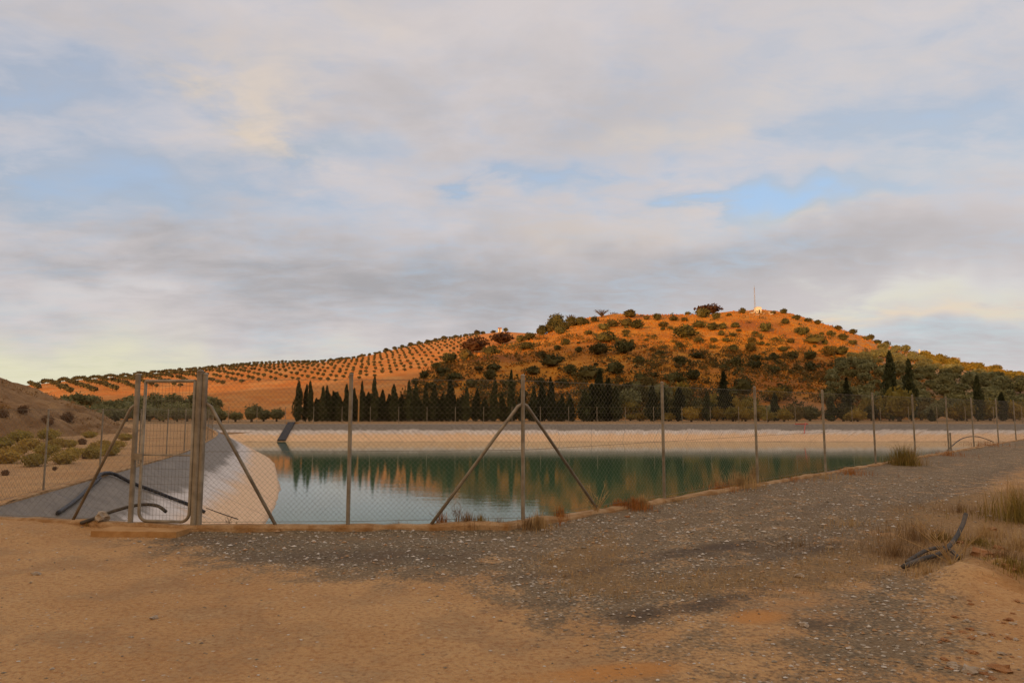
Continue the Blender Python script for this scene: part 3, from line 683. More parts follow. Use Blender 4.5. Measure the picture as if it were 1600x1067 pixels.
# ------------------------------------------------------------------ shrubs of the hill: one small mesh each
WBS = [round_crown('crown', 150 + k, 1100, .085, M['weedbush'], 1.0, .7, 14) for k in range(3)]
SH = [round_crown('shrub', 90 + k, 420, .17, M['shrub'], 1.0, [.62, .75, .85, .7, .95][k], 9) for k in range(5)]
SO = [round_crown('olive_tree', 100 + k, 380, .17, M['olive'], 1.0, .72, 9, .25) for k in range(4)]
SG = [round_crown('bush', 110 + k, 380, .17, M['goldbush'], 1.0, .75, 9) for k in range(3)]  # ridge bushes: sunlight put into the golden leaf colour
SR = [round_crown('crown', 120 + k, 700, .12, M['redtree'], 1.0, .62, 13) for k in range(2)]
OR = [round_crown('olive_tree', 130 + k, 150, .30, M['orchard'], 1.0, .8, 6, .3) for k in range(4)]
def hillthing(src, name, px, py, wd, lab, cat, grp, stretch=1.0, rot=None):
    p = hit(px, py + wd * .22); R = wd * p.y / F / 2
    o = link(name, random.choice(src), None, (p.x, p.y, p.z - .12 * R), random.uniform(0, 6.28) if rot is None else rot, (R * stretch, R, R * random.uniform(.85, 1.1)))
    return tag(o, lab, cat, grp)
SHR = [(945, 527, 34), (1072, 520, 36), (977, 545, 30), (1000, 564, 22), (1064, 566, 26), (1090, 555, 21), (1031, 551, 15), (1062, 540, 15), (1091, 532, 17), (1145, 523, 13), (1135, 532, 12), (1115, 532, 13), (1146, 546, 19), (1172, 545, 20), (1181, 560, 20), (1208, 558, 20), (1239, 555, 21),
       (1224, 546, 15), (1174, 534, 17), (1190, 537, 11), (938, 547, 32), (960, 579, 28), (920, 584, 40), (1075, 487, 11), (1097, 491, 24), (985, 491, 24), (1161, 487, 13), (1224, 487, 14), (1027, 497, 15), (1053, 498, 15), (1070, 499, 14), (1036, 507, 18), (1093, 507, 24), (1112, 511, 22), (1130, 511, 16),
       (1150, 508, 18), (1128, 522, 12), (1197, 514, 20), (1247, 516, 18), (1228, 503, 15), (943, 512, 20), (958, 506, 22), (978, 504, 26), (995, 508, 24), (978, 520, 15), (908, 503, 20), (895, 505, 20), (845, 519, 20), (828, 526, 22), (812, 530, 18), (766, 548, 28), (728, 556, 26), (703, 563, 26), (682, 572, 20),
       (825, 540, 25), (862, 565, 36), (845, 554, 22), (833, 580, 26), (893, 580, 24), (770, 574, 26), (766, 588, 26), (748, 575, 18), (690, 580, 24), (710, 590, 26), (648, 597, 18), (664, 588, 18), (885, 535, 17), (905, 548, 14), (1255, 519, 22), (1272, 531, 30), (1297, 550, 26), (1314, 549, 26), (1265, 556, 24), (1248, 575, 18),
       (1266, 576, 20), (1297, 521, 18), (1352, 553, 15), (1318, 528, 18), (1333, 536, 14), (1352, 528, 12), (1372, 535, 14), (1020, 585, 18), (1052, 590, 30), (1000, 590, 20), (1150, 568, 24), (1180, 572, 24), (1210, 577, 22), (1130, 574, 16), (795, 600, 28), (735, 600, 24), (675, 605, 22), (845, 598, 22), (880, 600, 20), (1085, 588, 26), (990, 614, 24), (1005, 622, 20), (970, 620, 18), (1010, 531, 9), (1047, 512, 10), (1180, 520, 12), (1210, 530, 13), (1235, 533, 14), (920, 520, 14), (870, 545, 12), (1290, 536, 12), (858, 515, 22), (882, 510, 24), (893, 503, 18), (862, 506, 24), (915, 503, 18), (928, 500, 16), (875, 518, 20), (1010, 497, 12), (1120, 495, 14), (1140, 492, 12), (1208, 489, 10), (1245, 497, 14), (1262, 500, 14), (1278, 504, 12), (1310, 513, 14), (1332, 519, 14), (1360, 528, 14), (1385, 537, 12)]
LM = [(690, 'the left end of the hill'), (743, 'the wide rust-brown tree'), (800, 'the braced fence post'), (870, 'the tall skyline evergreen'), (940, 'the leafless hilltop tree'), (1031, 'the third fence post column'), (1108, 'the reddish skyline tree'), (1184, 'the hilltop mast'), (1297, 'the right end of the hilltop'), (1386, 'the tallest cypress')]
seen = {}
for (px, py, wd) in SHR:
    top = float(np.interp(px, [640, 720, 850, 960, 1190, 1290, 1400], [600, 556, 520, 494, 488, 505, 540])); dz = py - top
    tier = 'on the skyline' if dz < 10 else ('just under the skyline' if dz < 28 else ('midway up the slope' if dz < 62 else ('on the shaded lower slope' if dz < 95 else 'near the foot of the hill')))
    lx, ln_ = min(LM, key=lambda q: abs(q[0] - px)); side = 'in line with' if abs(lx - px) < 10 else ('left of' if px < lx else 'right of')
    size = 'large' if wd > 27 else ('mid-sized' if wd > 18 else 'small')
    lab = f'{size} round shrub {tier}, {side} {ln_}'
    hillthing(SH, 'shrub', px, py, wd, lab, 'shrub', 'larger shrubs of the grassy hill', 1.25 if wd > 28 else 1.0, 0 if wd > 28 else None)
for i in range(70):
    px = random.uniform(680, 1330); top = np.interp(px, [640, 720, 850, 960, 1190, 1330], [606, 562, 524, 497, 491, 520]); py = random.uniform(top + 5, 612)
    hillthing(SH, 'shrub', px, py, random.uniform(5, 10), 'tiny low shrub scattered between the larger ones on the hill', 'shrub', 'tiny shrubs scattered over the hill')
# bigger trees along the skyline: trunk and crown
def hilltree(px, by, wd, ht, src, name, lab, cat):
    p = hit(px, by); R = wd * p.y / F / 2; H = ht * p.y / F
    t = empty(name, (p.x, p.y, p.z - .2)); k = H / 1.35
    link('crown', src, t, (0, 0, H * .06), random.uniform(0, 6), (R, R, H * .66)); link('trunk', OTR[0], t, (0, 0, 0), 0, (R * .6, R * .6, H * .5))
    return tag(t, lab, cat)
hilltree(1108, 492, 44, 23, SR[0], 'broad_tree', 'broad reddish-brown tree alone on the hill skyline', 'tree')
hilltree(870, 512, 30, 26, BSH[0], 'evergreen_tree', 'tall dark evergreen at the left end of the hilltop skyline', 'tree')
hilltree(743, 551, 48, 33, SR[1], 'broad_tree', 'wide rust-brown tree on the left shoulder beside the orchard', 'tree')
hilltree(785, 538, 40, 26, SR[0], 'broad_tree', 'rust-brown tree just right of the widest one on the left shoulder', 'tree')
hilltree(848, 524, 20, 18, BSH[1], 'evergreen_tree', 'small dark evergreen left of the tall skyline evergreen', 'tree')
hilltree(908, 505, 20, 14, SR[1], 'broad_tree', 'small rusty tree right of the tall skyline evergreen', 'tree')
def bare_tree(px, by, wd, ht, lab):
    p = hit(px, by); R = wd * p.y / F / 2; H = ht * p.y / F; t = empty('bare_tree', (p.x, p.y, p.z - .2)); rr = random.Random(px); mb = MB(); tr = MB()
    tr.tube([(0, 0, 0), (0, 0, H * .4)], [.22, .15], 6)
    for k in range(60):
        a = rr.uniform(0, 6.28); q = rr.uniform(.2, 1); mb.tube([(0, 0, H * rr.uniform(.1, .4)), (math.cos(a) * R * q * .5, math.sin(a) * R * q * .5, H * .6), (math.cos(a) * R * q, math.sin(a) * R * q, H * rr.uniform(.75, 1))], [.09, .06, .03], 4, False)
    tr.build('trunk', M['bark'], t); mb.build('branches', M['bark'], t); tag(t, lab, 'tree')
bare_tree(892, 500, 18, 14, 'leafless pale tree beside the tall skyline evergreen'); bare_tree(940, 496, 28, 14, 'leafless low tree where the hilltop grass begins')

# olives on the right flank
RP = [te(*q) for q in [(1300, 575), (1345, 560), (1380, 545), (1450, 556), (1520, 570), (1600, 588), (1640, 596), (1640, 652), (1430, 652), (1400, 620), (1330, 640), (1290, 610)]]
cnt = 0; tries = 0; placed = []
while cnt < 190 and tries < 6000:
    tries += 1
    px = random.uniform(1285, 1625); py = random.uniform(545, 645); t, e = te(px, py)
    if sd_poly(np.array([t]), np.array([e]), RP)[0] > 0: continue
    p = hit(px, py)
    if any((p.x - q[0]) ** 2 + (p.y - q[1]) ** 2 < 3.4 ** 2 for q in placed): continue
    if px < 1400 and random.random() < .55: continue
    placed.append((p.x, p.y)); cnt += 1
    top = np.interp(px, [1290, 1400, 1500, 1640], [506, 541, 566, 593])
    lit = py - top < 16  # sunlit strip below the crest, given golden leaf colour
    R = random.uniform(1.35, 2.25)
    if lit and px > 1440: o = link('bush', random.choice(SG), None, (p.x, p.y, p.z - .2), random.uniform(0, 6), R); tag(o, 'bush coloured golden for sunlight on the right-hand ridge, ' + ('left of the pale pillar' if px < 1437 else 'just right of the pale pillar' if px < 1480 else 'left of the right-hand cypress' if px < 1525 else 'above the last two cypresses' if px < 1565 else 'at the picture edge'), 'bush', 'sunlight-coloured bushes along the right-hand ridge')
    else: o = link('olive_tree', random.choice(SO), None, (p.x, p.y, p.z - .2), random.uniform(0, 6), R); tag(o, 'grey-green olive ' + ('high' if py - top < 34 else ('midway' if py - top < 62 else 'low')) + ' on the right flank, ' + ('left of the small ragged pine' if px < 1322 else 'between the ragged pine and the tallest cypress' if px < 1386 else 'between the two tallest cypresses' if px < 1419 else 'right of the two tallest cypresses' if px < 1480 else 'left of the right-hand cypress' if px < 1525 else 'right of the right-hand cypress'), 'olive tree', 'olives on the right flank of the hill')
for px in range(1440, 1620, 9):
    hillthing(SG, 'bush', px + random.uniform(-3, 3), np.interp(px, [1400, 1500, 1640], [546, 571, 598]), random.uniform(13, 20), 'bush coloured golden for sunlight on the right-hand skyline, ' + ('just right of the pale pillar' if px < 1480 else 'left of the right-hand cypress' if px < 1525 else 'above the last two cypresses' if px < 1565 else 'at the picture edge'), 'bush', 'sunlight-coloured bushes along the right-hand ridge')

# orchard rows on the far hill
OP = [te(*q) for q in [(30, 592), (200, 578), (300, 566), (420, 556), (560, 546), (650, 525), (760, 505), (745, 535), (720, 551), (690, 570), (600, 590), (520, 597), (420, 597), (300, 604), (200, 611), (120, 616), (60, 610)]]
cand = []
ca, sa = math.cos(math.radians(38)), math.sin(math.radians(38))
for i in range(-80, 120):
    for j in range(-10, 110):
        u = i * 4.4; v = j * 4.4; X = u * ca - v * sa; Y = 100 + u * sa + v * ca
        if not (120 < Y < 350): continue
        cand.append((X + random.uniform(-.3, .3), Y + random.uniform(-.3, .3)))
C_ = np.array(cand); zB = hB(C_[:, 0], C_[:, 1]); zA = hA(C_[:, 0], C_[:, 1]); T_ = C_[:, 0] / C_[:, 1]; E_ = (zB - CH) / C_[:, 1]
zc = np.interp(T_, ORCH[0], ORCH[2]); ok = (sd_poly(T_, E_, OP) < 0) & (zB > zA + .5) & (C_[:, 1] < zc + 6)
idx = np.nonzero(ok)[0]; idx = idx[np.argsort(C_[idx, 1])]
rest_V = []; rest_F = []; rest_n = 0
for k, i in enumerate(idx):
    R = random.uniform(.85, 1.15) * float(np.interp(T_[i], [te(100, 0)[0], te(350, 0)[0], te(600, 0)[0]], [.95, .68, .58])); X, Y = C_[i]; Z = zB[i]
    if k < 300:
        o = link('young_olive', OR[k % 4], None, (X, Y, Z - .1), random.uniform(0, 6), R)
        opx = 800 + F * T_[i]; tag(o, 'small olive ' + ('in lowest rows' if Y < zc[i] - 45 else 'in middle rows' if Y < zc[i] - 18 else 'in top rows') + ' of the far orchard, ' + ('left of the gate' if opx < 210 else 'above the gate' if opx < 325 else 'right of the gate' if opx < 460 else 'above the first cypresses' if opx < 560 else 'right of the second post' if opx < 640 else 'near the hill shoulder'), 'olive tree', 'young olives in the far orchard rows')
    else:
        me = OR[k % 4]; nv = len(me.vertices); co = np.empty(nv * 3); me.vertices.foreach_get('co', co); co = co.reshape(-1, 3) * R + np.array([X, Y, Z - .1])
        rest_V.append(co); rest_F += [[q + rest_n for q in p.vertices] for p in me.polygons]; rest_n += nv
print('orchard trees', len(idx))
if rest_V:
    tag(link('orchard_olives', mesh_np('orchard_olives', np.vstack(rest_V), rest_F, M['orchard'])), 'small olives in the farthest rows of the orchard hill', 'olive trees', kind='stuff')
# larger trees along the far crest
for px in list(range(590, 700, 13)) + [712, 728, 745, 755, 771, 790] + [465, 478, 488, 515, 530, 541, 553, 566, 577]:
    ey = np.interp(px, [400, 500, 600, 700, 790], [570, 566, 549, 529, 519]); t, _ = te(px, ey); Y = float(np.interp(t, ORCH[0], ORCH[2])) - 3; X = t * Y; Z = float(hB(np.array([X]), np.array([Y]))[0])
    wd = random.uniform(6, 10) if px < 600 else random.uniform(8, 12); R = wd * Y / F / 2
    o = link('shrub', random.choice(SH), None, (X, Y, Z - .2), random.uniform(0, 6), R); tag(o, 'dark round tree on the crest line of the orchard hill', 'tree', 'trees along the crest of the orchard hill')

# bushes on and below the earth mound
MW = [(10, 712, 50), (55, 716, 46), (100, 712, 44), (30, 678, 40), (75, 676, 40), (170, 700, 40), (145, 704, 44), (195, 676, 26), (110, 686, 26), (150, 690, 26), (25, 700, 40), (70, 700, 44), (115, 702, 36), (160, 690, 34), (0, 690, 44), (45, 690, 40), (90, 690, 40), (-20, 705, 44), (140, 672, 24), (185, 688, 28)]
MW.sort()
for k, (px, by, wd) in enumerate(MW):
    b = G(px, by + 12); R = wd * b.y / F / 2
    t = empty('bush', (b.x, b.y, -.05), random.uniform(0, 6)); link('crown', WBS[k % 3], t, (0, 0, 0), 0, (R, R, R * .85)); link('trunk', OTR[k % 3], t, (0, 0, 0), 0, (R * .5, R * .5, R * .4))
    tag(t, f'yellow-green weedy bush, {ORD[k]} from the left along the foot of the earth heap', 'bush', 'bushes along the foot of the earth heap')
DS = [round_crown('dry_bush', 140 + k, 500, .10, M['dryshrub'], 1.0, .8, 9) for k in range(2)]
def mound_hit(px, py):
    d = ray(px, py); Ys = np.linspace(20, 60, 1200); X = d.x / d.y * Ys; Zr = CH + d.z / d.y * Ys; T = np.maximum(hM(X, Ys), 0); k = int(np.argmax(Zr <= T)); return Vector((X[k], Ys[k], T[k]))
for (px, py, wd, lab) in [(75, 663, 26, 'brown dry bush midway up the earth heap'), (35, 645, 22, 'brown dry bush high on the earth heap'), (105, 658, 26, 'brown dry bush near the right end of the earth heap'), (4, 652, 22, 'brown dry bush at the picture edge on the earth heap'), (128, 690, 18, 'low brown dry bush in front of the green weeds'), (8, 738, 16, 'tiny dry bush on the sandy track by the left edge'), (85, 730, 10, 'tiny dry bush on the sandy track, middle one'), (135, 712, 22, 'low dry bush on the sandy track nearest the gate')]:
    p = mound_hit(px, py) if py < 690 else G(px, py + 4); R = wd * p.y / F / 2
    tag(link('dry_bush', random.choice(DS), None, (p.x, p.y, p.z - .3 * R), random.uniform(0, 6), R), lab, 'bush')

# ------------------------------------------------------------------ mast hut, hut, marker
def mast():
    p = hit(1184, 489); px = p.y / F; Z = p.z
    t = empty('hilltop_hut', (p.x, p.y, Z)); w_ = 9 * px; h = 10 * px
    MB().box((0, 0, h * .35), (w_, w_, h)).build('wall', M['white'], t)
    mb = MB(); mb.V = [Vector(q) for q in [(-w_ * .55, -w_ * .55, h * .85), (w_ * .55, -w_ * .55, h * .85), (w_ * .55, w_ * .55, h * .85), (-w_ * .55, w_ * .55, h * .85), (0, 0, h * 1.05)]]; mb.F = [[0, 1, 4], [1, 2, 4], [2, 3, 4], [3, 0, 4], [3, 2, 1, 0]]; mb.build('roof', M['white'], t)
    MB().box((w_ * .1, -w_ * .5, h * .2), (w_ * .25, .1, h * .5)).build('door', M['bark'], t)
    tag(t, 'small whitewashed hut at the foot of the hilltop mast', 'hut')
    m_ = empty('radio_mast', (p.x - 2.2 * px, p.y + .6 * w_, Z - .3)); H = 46 * px
    pole = MB(); br = MB()
    for k in range(3):
        a = k * 2.094; pole.tube([(math.cos(a) * .42, math.sin(a) * .42, 0), (math.cos(a) * .12, math.sin(a) * .12, H * .92)], .03, 5)
    for i in range(22):
        z0 = H * .92 * i / 22; z1 = H * .92 * (i + 1) / 22; q0 = .42 - .30 * i / 22; q1 = .42 - .30 * (i + 1) / 22
        for k in range(3):
            a, b = k * 2.094, (k + 1) * 2.094; br.tube([(math.cos(a) * q0, math.sin(a) * q0, z0), (math.cos(b) * q1, math.sin(b) * q1, z1)], .018, 4, False)
    pole.build('tower_legs', M['galv'], m_); br.build('bracing', M['galv'], m_); MB().tube([(0, 0, H * .9), (0, 0, H)], .05, 6).build('antenna', M['galv'], m_)
    tag(m_, 'thin lattice radio mast on the hilltop', 'mast')
    rr = random.Random(5)
    for (sx, sy, wd) in [(1170, 488, 9), (1176, 490, 11), (1182, 493, 8), (1201, 489, 7), (1205, 492, 9), (1193, 491, 6)]:
        q = hit(sx, sy); R = wd * q.y / F / 2; o = link('rock', ROCK[rr.randrange(3)], None, (q.x, q.y, q.z + .1 * R), rr.uniform(0, 6), (R, R, R * .5)); tag(o, 'pale rock outcrop on the hilltop around the hut', 'rock', 'pale rocks around the hilltop hut')
def rock_mesh(name, seed, m_):
    V, Fc = ico_core(1, .75, 0, seed, .9); r = np.random.default_rng(seed); V = V * (1 + r.normal(0, .06, (len(V), 1))); return mesh_np(name, V, Fc, m_)
ROCK = [rock_mesh('rock', 5 + k, M['stone']) for k in range(3)]; RROCK = [rock_mesh('clod', 15 + k, M['redstone']) for k in range(3)]
mast()
def farm_hut():
    t_, _ = te(781, 519); Y = 322.0; X = t_ * Y; Z = float(hB(np.array([X]), np.array([Y]))[0]); px = Y / F
    t = empty('farm_hut', (X, Y, Z)); w_ = 5.5 * px
    MB().box((0, 0, .4), (w_, w_, 2.4)).build('wall', M['white'], t)
    mb = MB(); z = 1.55; mb.V = [Vector(q) for q in [(-w_ * .55, -w_ * .55, z), (w_ * .55, -w_ * .55, z), (w_ * .55, w_ * .55, z), (-w_ * .55, w_ * .55, z), (-w_ * .55, 0, z + .7), (w_ * .55, 0, z + .7)]]; mb.F = [[0, 1, 5, 4], [2, 3, 4, 5], [1, 2, 5], [3, 0, 4], [3, 2, 1, 0]]; mb.build('roof', M['roofing'], t)
    MB().box((0, -w_ * .5, .8), (.5, .1, 1.5)).build('door', M['bark'], t); tag(t, 'tiny pale farm hut on the crest of the orchard hill', 'hut')
farm_hut()
p = hit(1437, 556); k = p.y / F
t = empty('survey_pillar', p); MB().box((0, 0, 1.0 * k), (5 * k, 5 * k, 4 * k)).build('base', M['white'], t); MB().tube([(0, 0, 3 * k), (0, 0, 10 * k)], 1.2 * k, 10).build('pillar', M['white'], t)
tag(t, 'small white pillar on a square base on the right ridge', 'pillar')
p = at(560, 660, 88); t = empty('utility_post', (p.x, 88, 0)); MB().box((0, 0, 1.7), (.16, .16, 3.4)).build('post', M['slab'], t); MB().box((0, 0, 3.45), (.34, .2, .14)).build('cap', M['slab'], t)
tag(t, 'pale concrete post standing among the left cypresses', 'post')

# ------------------------------------------------------------------ fences and gate
def chain(p0, p1, h, z0, parent, step=.075, r=.0011):
    a = Vector((p0[0], p0[1], 0)); b = Vector((p1[0], p1[1], 0)); L = (b - a).length; u = (b - a) / L; nrm = Vector((-u.y, u.x, 0))
    V = []; Fc = []
    def wire(s0, q0, s1, q1, off):
        d = (u * (s1 - s0) + Vector((0, 0, q1 - q0))).normalized(); c = d.cross(nrm)
        for (s_, q_) in ((s0, q0), (s1, q1)):
            o = a + u * s_ + Vector((0, 0, z0 + q_)) + nrm * off
            for k in range(3):
                g = k * 2.094; V.append(o + (nrm * math.cos(g) + c * math.sin(g)) * r)
        k = len(V) - 6
        for i in range(3): Fc.append([k + i, k + (i + 1) % 3, k + 3 + (i + 1) % 3, k + 3 + i])
    s = -h
    while s < L:
        for sg, off in ((1, .002), (-1, -.002)):
            s0, s1 = s, s + h; q0, q1 = 0, h
            if s0 < 0: q0 += -s0; s0 = 0
            if s1 > L: q1 -= s1 - L; s1 = L
            if sg < 0: q0, q1 = h - q0, h - q1
            if s1 - s0 > .02: wire(s0, q0, s1, q1, off)
        s += step
    o = link('chain_link_mesh', mesh_np('chain_link_mesh', V, Fc, M['wire']), parent); o['kind'] = 'stuff'
    return o
def K(px, py, z=.1): return G(px, py, z)
def rimpoint(px):              # kerb centre line seen in picture column px
    t = te(px, 700)[0]
    best = None
    for (a, b) in ((A_, B0), (B0, B_), (B_, R_)):
        dx, dy = b[0] - a[0], b[1] - a[1]; den = dx - t * dy
        if abs(den) < 1e-9: continue
        s_ = (t * a[1] - a[0]) / den
        if -1e-6 <= s_ <= 1 + 1e-6:
            q = Vector((a[0] + dx * s_, a[1] + dy * s_)); nn = Vector((dy, -dx)).normalized(); best = q + nn * .07; break
    return best
def post(parent, p, h, r=.03, z=.04, name='post'):
    mb = MB(); mb.tube([(p[0], p[1], z - .2), (p[0], p[1], z + h)], r, 12); o = mb.build(name, M['galv'], parent, False)
    c = MB(); c.tube([(p[0], p[1], z + h), (p[0], p[1], z + h + .012), (p[0], p[1], z + h + .03)], [r * 1.12, r * 1.12, r * .5], 12); c.build('cap', M['galv'], o)
    return o
def strut(parent, p, q, r=.023):
    p, q = Vector(p), Vector(q); d = (q - p).normalized(); mid = p + Vector((d.x, d.y, 0)) * .05 + Vector((0, 0, .015))
    MB().tube([p, mid + d * .06, q], r, 10).build('strut', M['galv'], parent, True)
def runwires(parent, pts, zs):
    for z in zs:
        MB().tube([(q[0], q[1], z) for q in pts], .0028, 5).build('tension_wire', M['wire'], parent)
fr = empty('chain_link_fence', (0, 0, 0))
HT = 2.02
PX = [326, 548, 826, 1031, 1177, 1284, 1363, 1426, 1479, 1519, 1558, 1586, 1609, 1630]
PP = [rimpoint(x_) for x_ in PX]
PP[0] = rimpoint(319.5)
PP[2] = Vector((B_[0] + .27, B_[1] + .17))
for i, q in enumerate(PP): post(fr, q, HT, .034 if i == 0 else .027)
for i in range(len(PP) - 1): chain(PP[i], PP[i + 1], 1.9, .12, fr, .07 if i < 2 else .09)
runwires(fr, PP, (.14, 1.05, 2.0))
def on(p, z): return (p[0], p[1], z)
e = (PP[1] - PP[0]).normalized(); strut(fr, on(PP[0] + e * .03, 1.68), on(rimpoint(437), .10))
e = rimpoint(676); strut(fr, on(PP[2], 1.68), on(e, .10)); e = rimpoint(926); strut(fr, on(PP[2], 1.68), on(e, .10))
MB().tube([on(PP[2] + Vector((.0, -.034)), 1.66), on(PP[2] + Vector((.0, -.034)), 1.72)], .012, 6).build('clamp', M['galv'], fr)
tag(fr, 'grey chain link fence on tubular posts from the gate along the right kerb', 'fence')
post2 = MB(); c = rimpoint(1482.5); post2.tube([on(c, -.1), on(c, .75)], .03, 8); o = post2.build('stub_post', M['galv']); tag(o, 'short metal stub post beside a fence post on the right kerb', 'post')
# gate
gt = empty('gate', (0, 0, 0)); gl = rimpoint(228.5); gr = rimpoint(304); gpl = rimpoint(216); gpr = rimpoint(311.5)
gp = empty('gate_post', (0, 0, 0))
post(gp, gpl, 2.02, .033); tag(gp, 'thick left gate post with the latch side of the gate', 'post')
gp2 = empty('gate_post', (0, 0, 0)); post(gp2, gpr, 2.06, .042); tag(gp2, 'thick right gate post carrying the hinges', 'post')
for z in (.45, 1.7): MB().tube([on(gr, z), on(gpr, z)], .014, 8).build('hinge', M['galv'], gt)
def rounded_frame(a, b, z0, z1, rc=.12):
    u = (b - a).normalized(); L = (b - a).length; P = []
    for (cx, cz, s0) in ((L - rc, z0 + rc, -90), (L - .001, z1, None), (0, z1, None), (rc, z0 + rc, 180)):
        if s0 is None: P.append(on(a + u * cx, cz))
        else:
            for k in range(7):
                g = math.radians(s0 + 90 * k / 6); q = a + u * (cx + rc * math.cos(g)); P.append(on(q, cz + rc * math.sin(g)))
    P.append(P[0]); return P
fp = rounded_frame(gl, gr, .14, 1.98)
MB().tube(fp[0:8], .021, 9).build('frame_tube', M['galv'], gt, True)
MB().tube([fp[7], fp[8]], .021, 9).build('top_rail', M['galv'], gt)
MB().tube(fp[8:], .021, 9).build('frame_tube', M['galv'], gt, True)
u = (gr - gl).normalized(); L = (gr - gl).length; mw = MB()
k = .05
while k < L - .03:
    mw.tube([on(gl + u * k, .15), on(gl + u * k, 1.97)], .0016, 4, False); k += .05
z = .22
while z < 1.95:
    mw.tube([on(gl + u * .01, z), on(gr - u * .01, z)], .0016, 4, False); z += .10
o = mw.build('welded_mesh', M['wire'], gt); o['kind'] = 'stuff'
MB().tube([on(gl, 1.0), on(gr, 1.0)], .010, 8).build('cross_bar', M['galv'], gt)
nv = Vector((u.y, -u.x)); lk = gl + nv * .035
lb = MB().box(on(lk - u * .02, .98), (.12, .03, .09), Matrix.Rotation(math.atan2(u.y, u.x), 3, 'Z')).build('latch', M['galv'], gt)
MB().tube([on(lk + nv * .02 - u * .02, .95), on(lk + nv * .02 - u * .02, .86)], .010, 8).build('handle', M['galv'], lb)
tag(gt, 'narrow pedestrian gate of welded mesh with rounded lower corners', 'gate')
s0, s1 = rimpoint(196), rimpoint(312); mb = MB(); nn = Vector((u.y, -u.x))
V = [s0 + nn * .05, s1 + nn * .05, s1 + nn * .36, s0 + nn * .46]
mb.V = [Vector((q.x, q.y, zz_)) for zz_ in (-.2, .075) for q in V]; mb.F = [[4, 5, 6, 7], [3, 2, 1, 0], [0, 1, 5, 4], [1, 2, 6, 5], [2, 3, 7, 6], [3, 0, 4, 7]]
tag(mb.build('threshold_slab', M['slab']), 'tan concrete step in front of the gate', 'step')
# fence left of the gate and along the left bank
fl = empty('chain_link_fence', (0, 0, 0)); lp = [gpl, Vector(inset(RIM, -.07)[0])]
OUTL = inset(RIM, -.07); leftpath = [Vector(q) for q in OUTL[4:]][::-1]; leftpath = [Vector(OUTL[0])] + leftpath
def walk(path, dist):
    for a, b in zip(path[:-1], path[1:]):
        L_s = (b - a).length
        if dist <= L_s: return a + (b - a) * dist / L_s
        dist -= L_s
    return path[-1]
lpts = [walk(leftpath, s_) for s_ in (0, 3.1, 6.2, 9.4, 12.6, 15.8, 19, 22.2, 25.4, 28.6)]
for q in lpts: post(fl, q, 1.55, .018)
allp = [gpl] + lpts
for a, b in zip(allp[:-1], allp[1:]): chain(a, b, 1.5, .12, fl, .1)
runwires(fl, allp, (.14, 1.6))
strut(fl, on(gpl - u * .03, 1.66), on(rimpoint(128), .12), .02)
tag(fl, 'thin chain link fence left of the gate along the left bank', 'fence')
# fence behind the far bank
ff_ = empty('wire_fence', (0, 0, 0)); xs = np.arange(-33, 62, 3.3)
for x_ in xs:
    MB().tube([(x_, 80.0, -.2), (x_, 80.0, 1.95)], .035, 6).build('post', M['galv'], ff_)
for z in (.5, 1.2, 1.9): MB().tube([(xs[0], 80, z), (xs[-1], 80, z)], .006, 4).build('wire', M['wire'], ff_)
tag(ff_, 'far post and wire fence in front of the cypress row', 'fence')

# ------------------------------------------------------------------ hoses and oddments
def smooth_path(P, k=8):
    P = [Vector(q) for q in P]; o = []
    for i in range(len(P) - 1):
        p0, p1, p2, p3 = P[max(i - 1, 0)], P[i], P[i + 1], P[min(i + 2, len(P) - 1)]
        for j in range(k):
            t = j / k; o.append(.5 * (2 * p1 + (p2 - p0) * t + (2 * p0 - 5 * p1 + 4 * p2 - p3) * t * t + (3 * p1 - p0 - 3 * p2 + p3) * t ** 3))
    return o + [P[-1]]
def liner_z(x_, y_):
    d = -float(sd_poly(np.array([x_]), np.array([y_]), RIM)[0]); return (.075 - d * .53) if d > 0 else .1
def lay(px, Y, up=.05):                                  # a point resting on the liner at depth Y in column px
    t, _ = te(px, 780); x_ = t * Y; return Vector((x_, Y, liner_z(x_, Y) + up))
def on_bank(px, py, up=.05):
    d = ray(px, py); Ys = np.linspace(8.5, 60, 3000); X = d.x / d.y * Ys; Zr = CH + d.z / d.y * Ys
    dd = -sd_poly(X, Ys, RIM); T = np.where(dd > 0, .075 - dd * .53, .1); ok = (Zr <= T) & (Ys > 9.9); k = int(np.argmax(ok)); return Vector((X[k], Ys[k], T[k] + up))
def hose(pts, r, m_, name, lab, ribs=False):
    P = smooth_path(pts); rad = [r * (1 + (.14 if ribs and i % 2 else 0)) for i in range(len(P))]
    return tag(MB().tube(P, rad, 9).build(name, m_, None, True), lab, 'hose')
hose([on_bank(90, 806), on_bank(118, 786), on_bank(140, 765), on_bank(156, 750)], .036, M['black'], 'ribbed_hose', 'black hose running up the dark liner left of the gate', True)
hose([on_bank(148, 754, .06), on_bank(160, 747, .1), on_bank(178, 746, .08), on_bank(205, 757), on_bank(240, 770), on_bank(270, 782), on_bank(300, 793), on_bank(320, 803)], .038, M['black'], 'ribbed_hose', 'long black ribbed hose crossing behind the gate down the bank', True)
c0 = rimpoint(150); c1 = rimpoint(245)
hose([on(c0 + nv * .12, .10), on(rimpoint(165) + nv * .03, .16), on(rimpoint(182) - nv * .12, .24), on(rimpoint(205) - nv * .28, .30), on(rimpoint(228) - nv * .35, .29), on(rimpoint(244) - nv * .35, .21)], .023, M['hose_grey'], 'hose', 'short curved black hose poking over the kerb by the gate')
hose([on_bank(322, 795, .02), on_bank(350, 805, .02), on_bank(372, 812, .02)], .012, M['black'], 'cable', 'thin dark cable lying on the pale liner right of the gate')
